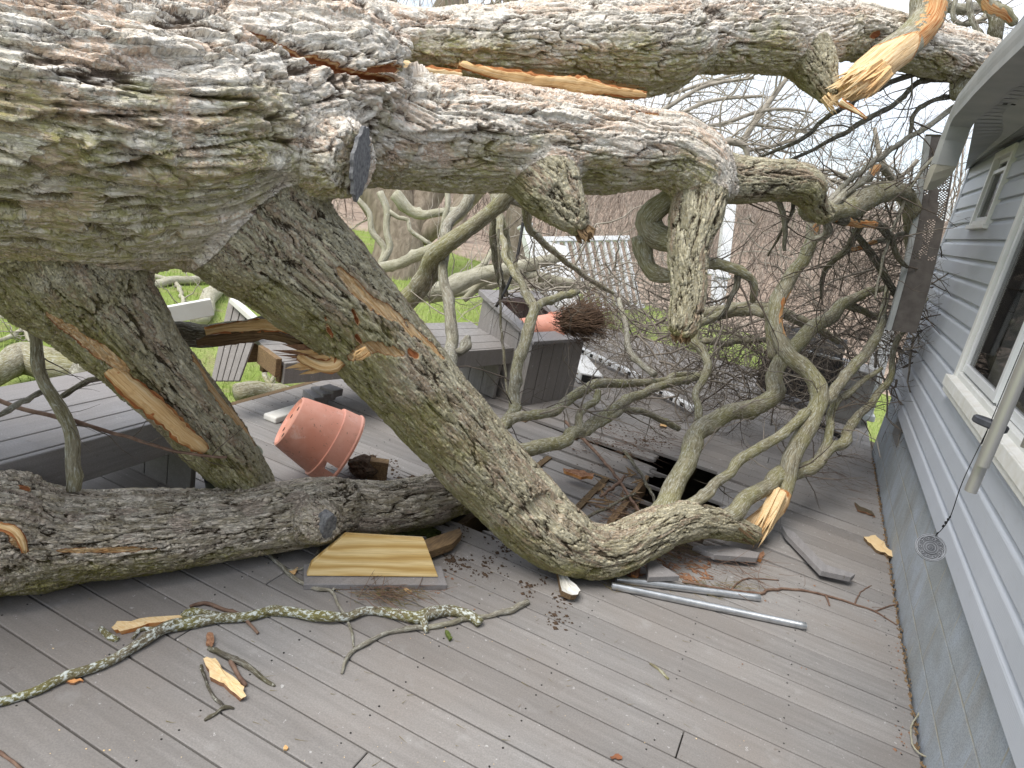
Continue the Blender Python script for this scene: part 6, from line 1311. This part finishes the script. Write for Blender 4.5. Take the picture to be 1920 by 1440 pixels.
for sx in (-1, 1):
    for sy in (-1, 1):
        mb = MB(); mb.cyl((c[0] + sx * .14, c[1] - .15 + sy * .14, z0_ - .10), (c[0] + sx * .17, c[1] - .15 + sy * .17, max(.0, z0_ - .55)), .011, 8); mb.build('leg', M['black'], ic)
T = Tubes(); pts, rr_ = PX([(985, 372, 5.2, 3), (980, 420, 5.2, 3), (968, 490, 5.1, 3), (950, 540, 5.0, 3), (930, 575, 5.0, 3)]); p, r = smooth_path(pts, rr_, .04); T.add(p, r, 8, 0)
tag(T.build('hanging_cable', M['cord']), 'black cable hanging in a slack line beside the bare branches behind the planter', 'cable')

# ================================================================== LAWN BRANCHES, STANDING TREES, WOODLAND
def lawn_branch(label, specs, m, n=10, lr=(.2, .7), T_m='twig_pale'):
    t = thing('fallen_branch', label, 'branch'); T = Tubes(); r = np.random.default_rng(len(label))
    for s in specs:
        _, p, rd = branch('bough', s, M[m], t, sides=10, step=.06); spawn(T, p, rd, n, lr, r, 2, up=.03)
    T.build('twigs', M[T_m], t); return t
def gd(u, v, r, z=-.36): return (u, v, dep(G(u, v, z + r * 5 / F)), r)
lawn_branch('pale branches on the grass seen through the gap between the two limbs', [[gd(230, 545, 9), gd(290, 532, 9), gd(350, 526, 8), gd(412, 522, 7)], [gd(380, 600, 16), gd(390, 570, 15), gd(412, 535, 13), gd(425, 500, 10)], [gd(290, 520, 5), gd(330, 530, 4), gd(345, 575, 4)]], 'branch_pale', 9)
lawn_branch('tangled pale branches on the grass at the far left behind the bench', [[gd(-40, 590, 4), gd(30, 600, 4), gd(55, 640, 3)], [gd(-30, 640, 4), gd(20, 632, 4), gd(70, 590, 3)], [gd(-20, 560, 3), gd(40, 598, 3), gd(60, 620, 3)]], 'branch_pale', 9, (.2, .6))
lb_ = thing('fallen_bough', 'thick short bough lying on the grass behind the long bench', 'branch'); branch('bough', [gd(-260, 760, 26), gd(-120, 730, 26), gd(-40, 712, 25), gd(10, 690, 26), gd(45, 672, 30), gd(100, 686, 32), gd(165, 692, 32), gd(260, 690, 28)], M['branch'], lb_, sides=22, step=.03); q_ = gd(150, 698, 20); branch('stub', [(130, 690, q_[2] + .02, 22), (150, 698, q_[2] - .16, 20), (158, 702, q_[2] - .24, 16)], M['branch_grey'], lb_, sides=16)
lawn_branch('mossy branch on the ground under the broken bench', [[gd(440, 740, 18), gd(480, 735, 20), gd(540, 738, 16), gd(590, 742, 12)], [gd(490, 690, 4), gd(505, 720, 4), gd(520, 690, 4)]], 'branch', 5)
lawn_branch('pale horizontal boughs lying beyond the planter on the lawn', [[(770, 552, 6.6, 18), (840, 540, 6.7, 17), (890, 518, 6.8, 15), (935, 508, 6.9, 13), (1000, 494, 7.0, 11), (1050, 482, 7.2, 9)], [(800, 560, 7.2, 8), (880, 540, 7.2, 9), (940, 525, 7.3, 11), (1010, 530, 7.4, 10), (1090, 545, 7.5, 8)], [(870, 560, 7.0, 6), (920, 525, 7.0, 8), (990, 515, 7.0, 9), (1060, 530, 7.0, 8), (1130, 540, 7.0, 6)], [(820, 545, 7.4, 7), (900, 500, 7.5, 6), (950, 440, 7.6, 5)]], 'branch_pale', 12, (.3, .9))
lawn_branch('thin pale forked shoots in front of the big standing tree trunk', [[(668, 372, 6.5, 5), (690, 400, 6.5, 5), (700, 440, 6.5, 6), (722, 470, 6.5, 6), (715, 490, 6.5, 7)], [(712, 360, 6.4, 7), (722, 395, 6.4, 7), (725, 440, 6.4, 6), (728, 470, 6.4, 6), (710, 500, 6.4, 7)], [(728, 395, 6.4, 4), (745, 408, 6.4, 4), (765, 412, 6.4, 4), (770, 430, 6.4, 4), (808, 460, 6.4, 4)], [(840, 360, 6.2, 5), (838, 400, 6.2, 5), (828, 440, 6.2, 4)], [(735, 365, 7, 12), (780, 400, 7, 9), (830, 398, 7, 8), (880, 390, 7, 7)]], 'branch_pale', 3, (.1, .4))
def standing_tree(label, base_uv, d, spec, seed, crown_n=70, h=9, cm='twig_pale'):
    t = thing('standing_tree', label, 'tree', 'trees standing beyond the lawn'); r = np.random.default_rng(seed)
    T = Tubes(); C = Tubes()
    for s in spec:
        pts, rr = ([p[:3] for p in s], [p[3] for p in s]); p, rd = smooth_path(pts, rr, .15); T.add(p, rd, 18, .16, knots=5); spawn(C, p, rd, crown_n // len(spec), (.8, 3.0), r, 3, up=.05, t0=.3, rk=.4, minr=.004, wig=.16)
    o = T.build('trunk', M['tree_bark'], t); o2 = C.build('crown', M[cm], t); return t
def wp3(u, v, d, r): q = P(u, v, d); return (q[0], q[1], q[2], r * d / F)
standing_tree('stout forked tree with several stems on the lawn behind the elbow limb', None, 12, [[wp3(735, 590, 12.5, 56), wp3(742, 520, 12.5, 50), wp3(748, 460, 12.5, 46), wp3(740, 425, 12.5, 44), wp3(700, 375, 12.4, 30), wp3(655, 300, 12.2, 24), wp3(620, 180, 12, 18), wp3(600, 20, 12, 14)], [wp3(745, 470, 12.5, 40), wp3(770, 420, 12.6, 34), wp3(800, 365, 12.7, 28), wp3(832, 260, 12.8, 24), wp3(838, 100, 13, 22), wp3(842, -60, 13, 18)], [wp3(745, 450, 12.5, 36), wp3(745, 390, 12.4, 32), wp3(742, 300, 12.4, 26), wp3(735, 100, 12.4, 18), wp3(720, -80, 12.4, 14)], [wp3(790, 440, 12.6, 22), wp3(840, 410, 12.4, 18), wp3(900, 350, 12.2, 15), wp3(960, 250, 12, 12), wp3(985, 120, 12, 10), wp3(955, -20, 12, 8)]], 3, 60)
standing_tree('leaning grey tree trunk seen just beyond the planter and white panel', None, 15, [[wp3(950, 540, 15, 26), wp3(962, 470, 15, 24), wp3(972, 400, 15, 22), wp3(985, 300, 15, 18), wp3(960, 100, 15, 14), wp3(955, -60, 15, 12)]], 4, 40)
standing_tree('slender tree whose stem shows against the sky above the split trunk', None, 17, [[wp3(860, 470, 18, 14), wp3(865, 300, 18, 12), wp3(870, 100, 18, 10), wp3(868, -80, 18, 8)], [wp3(865, 250, 18, 8), wp3(900, 120, 18, 7), wp3(930, 20, 18, 6), wp3(950, -60, 18, 5)]], 6, 40)
# thicket on the hillside
def woodland():
    r = np.random.default_rng(12); T = Tubes()
    def th(x, y): return float(hillz(np.array([x]), np.array([y]))[0])
    ang0, ang1 = rad(-58), rad(12)
    def one(dmin, dmax, hmin, hmax, kids, sides=3, pw=1.0):
        d = dmin + (dmax - dmin) * r.random() ** pw; a = r.uniform(ang0, ang1); x, y = math.sin(a) * d, math.cos(a) * d; h = r.uniform(hmin, hmax)
        p, rr = wander(np.array([x, y, th(x, y) - .1]), np.array([r.normal(0, .2), r.normal(0, .2), 1.]), h, .010 + h * .0045, r, 8, .10, .06); T.add(p, rr, sides + 1, 0, seed=1, cap=False)
        spawn(T, p, rr, kids, (h * .18, h * .45), r, 2, 3, up=.06, t0=.15, rk=.5, minr=.004, wig=.18, spread=.7)
    for _ in range(2200): one(20, 42, 1.0, 3.4, 4)
    for _ in range(1100): one(40, 66, 1.5, 4.5, 3)
    for _ in range(110): one(24, 60, 5, 9, 9)
    for _ in range(2200):     # brambles arching through the undergrowth
        d = r.uniform(19.5, 45); a = r.uniform(ang0, ang1); x, y = math.sin(a) * d, math.cos(a) * d; p, rr = wander(np.array([x, y, th(x, y)]), np.array([r.normal(0, 1), r.normal(0, 1), .8]), r.uniform(1, 3), .010, r, 9, .22, -.03); T.add(p, rr, 3, 0, seed=1, cap=False)
    o = T.build('woodland', M['wood_stem']); o['label'] = 'dense bare brown woodland and brambles on the hillside'; o['category'] = 'woodland'; o['kind'] = 'stuff'
woodland()
def blades():
    r = np.random.default_rng(14); n = 42000; x = -3.1 - 9 * r.random(n) ** 1.6; y = r.uniform(1.0, 15, n); xx = r.uniform(-3, 3, 9000); yy = 9 + 4 * r.random(9000); x = np.concatenate([x, xx]); y = np.concatenate([y, yy]); n = len(x)
    z = terrain(x, y); a = r.random(n) * 6.28; h = r.uniform(.03, .085, n) * (1 + .6 * vn(np.stack([x * 2, y * 2, 0 * x], 1).astype(np.float32), 4)); w_ = r.uniform(.003, .006, n); lx, ly = r.normal(0, .35, n) * h, r.normal(0, .35, n) * h
    V = np.stack([np.stack([x - np.cos(a) * w_, y - np.sin(a) * w_, z - .01], 1), np.stack([x + np.cos(a) * w_, y + np.sin(a) * w_, z - .01], 1), np.stack([x + lx, y + ly, z + h], 1)], 1).reshape(-1, 3)
    o = link('grass', mesh_np('grass', V, np.arange(n * 3).reshape(-1, 3)), M['blade']); o['label'] = 'short spring grass blades along the deck'; o['category'] = 'grass'; o['kind'] = 'stuff'
blades()
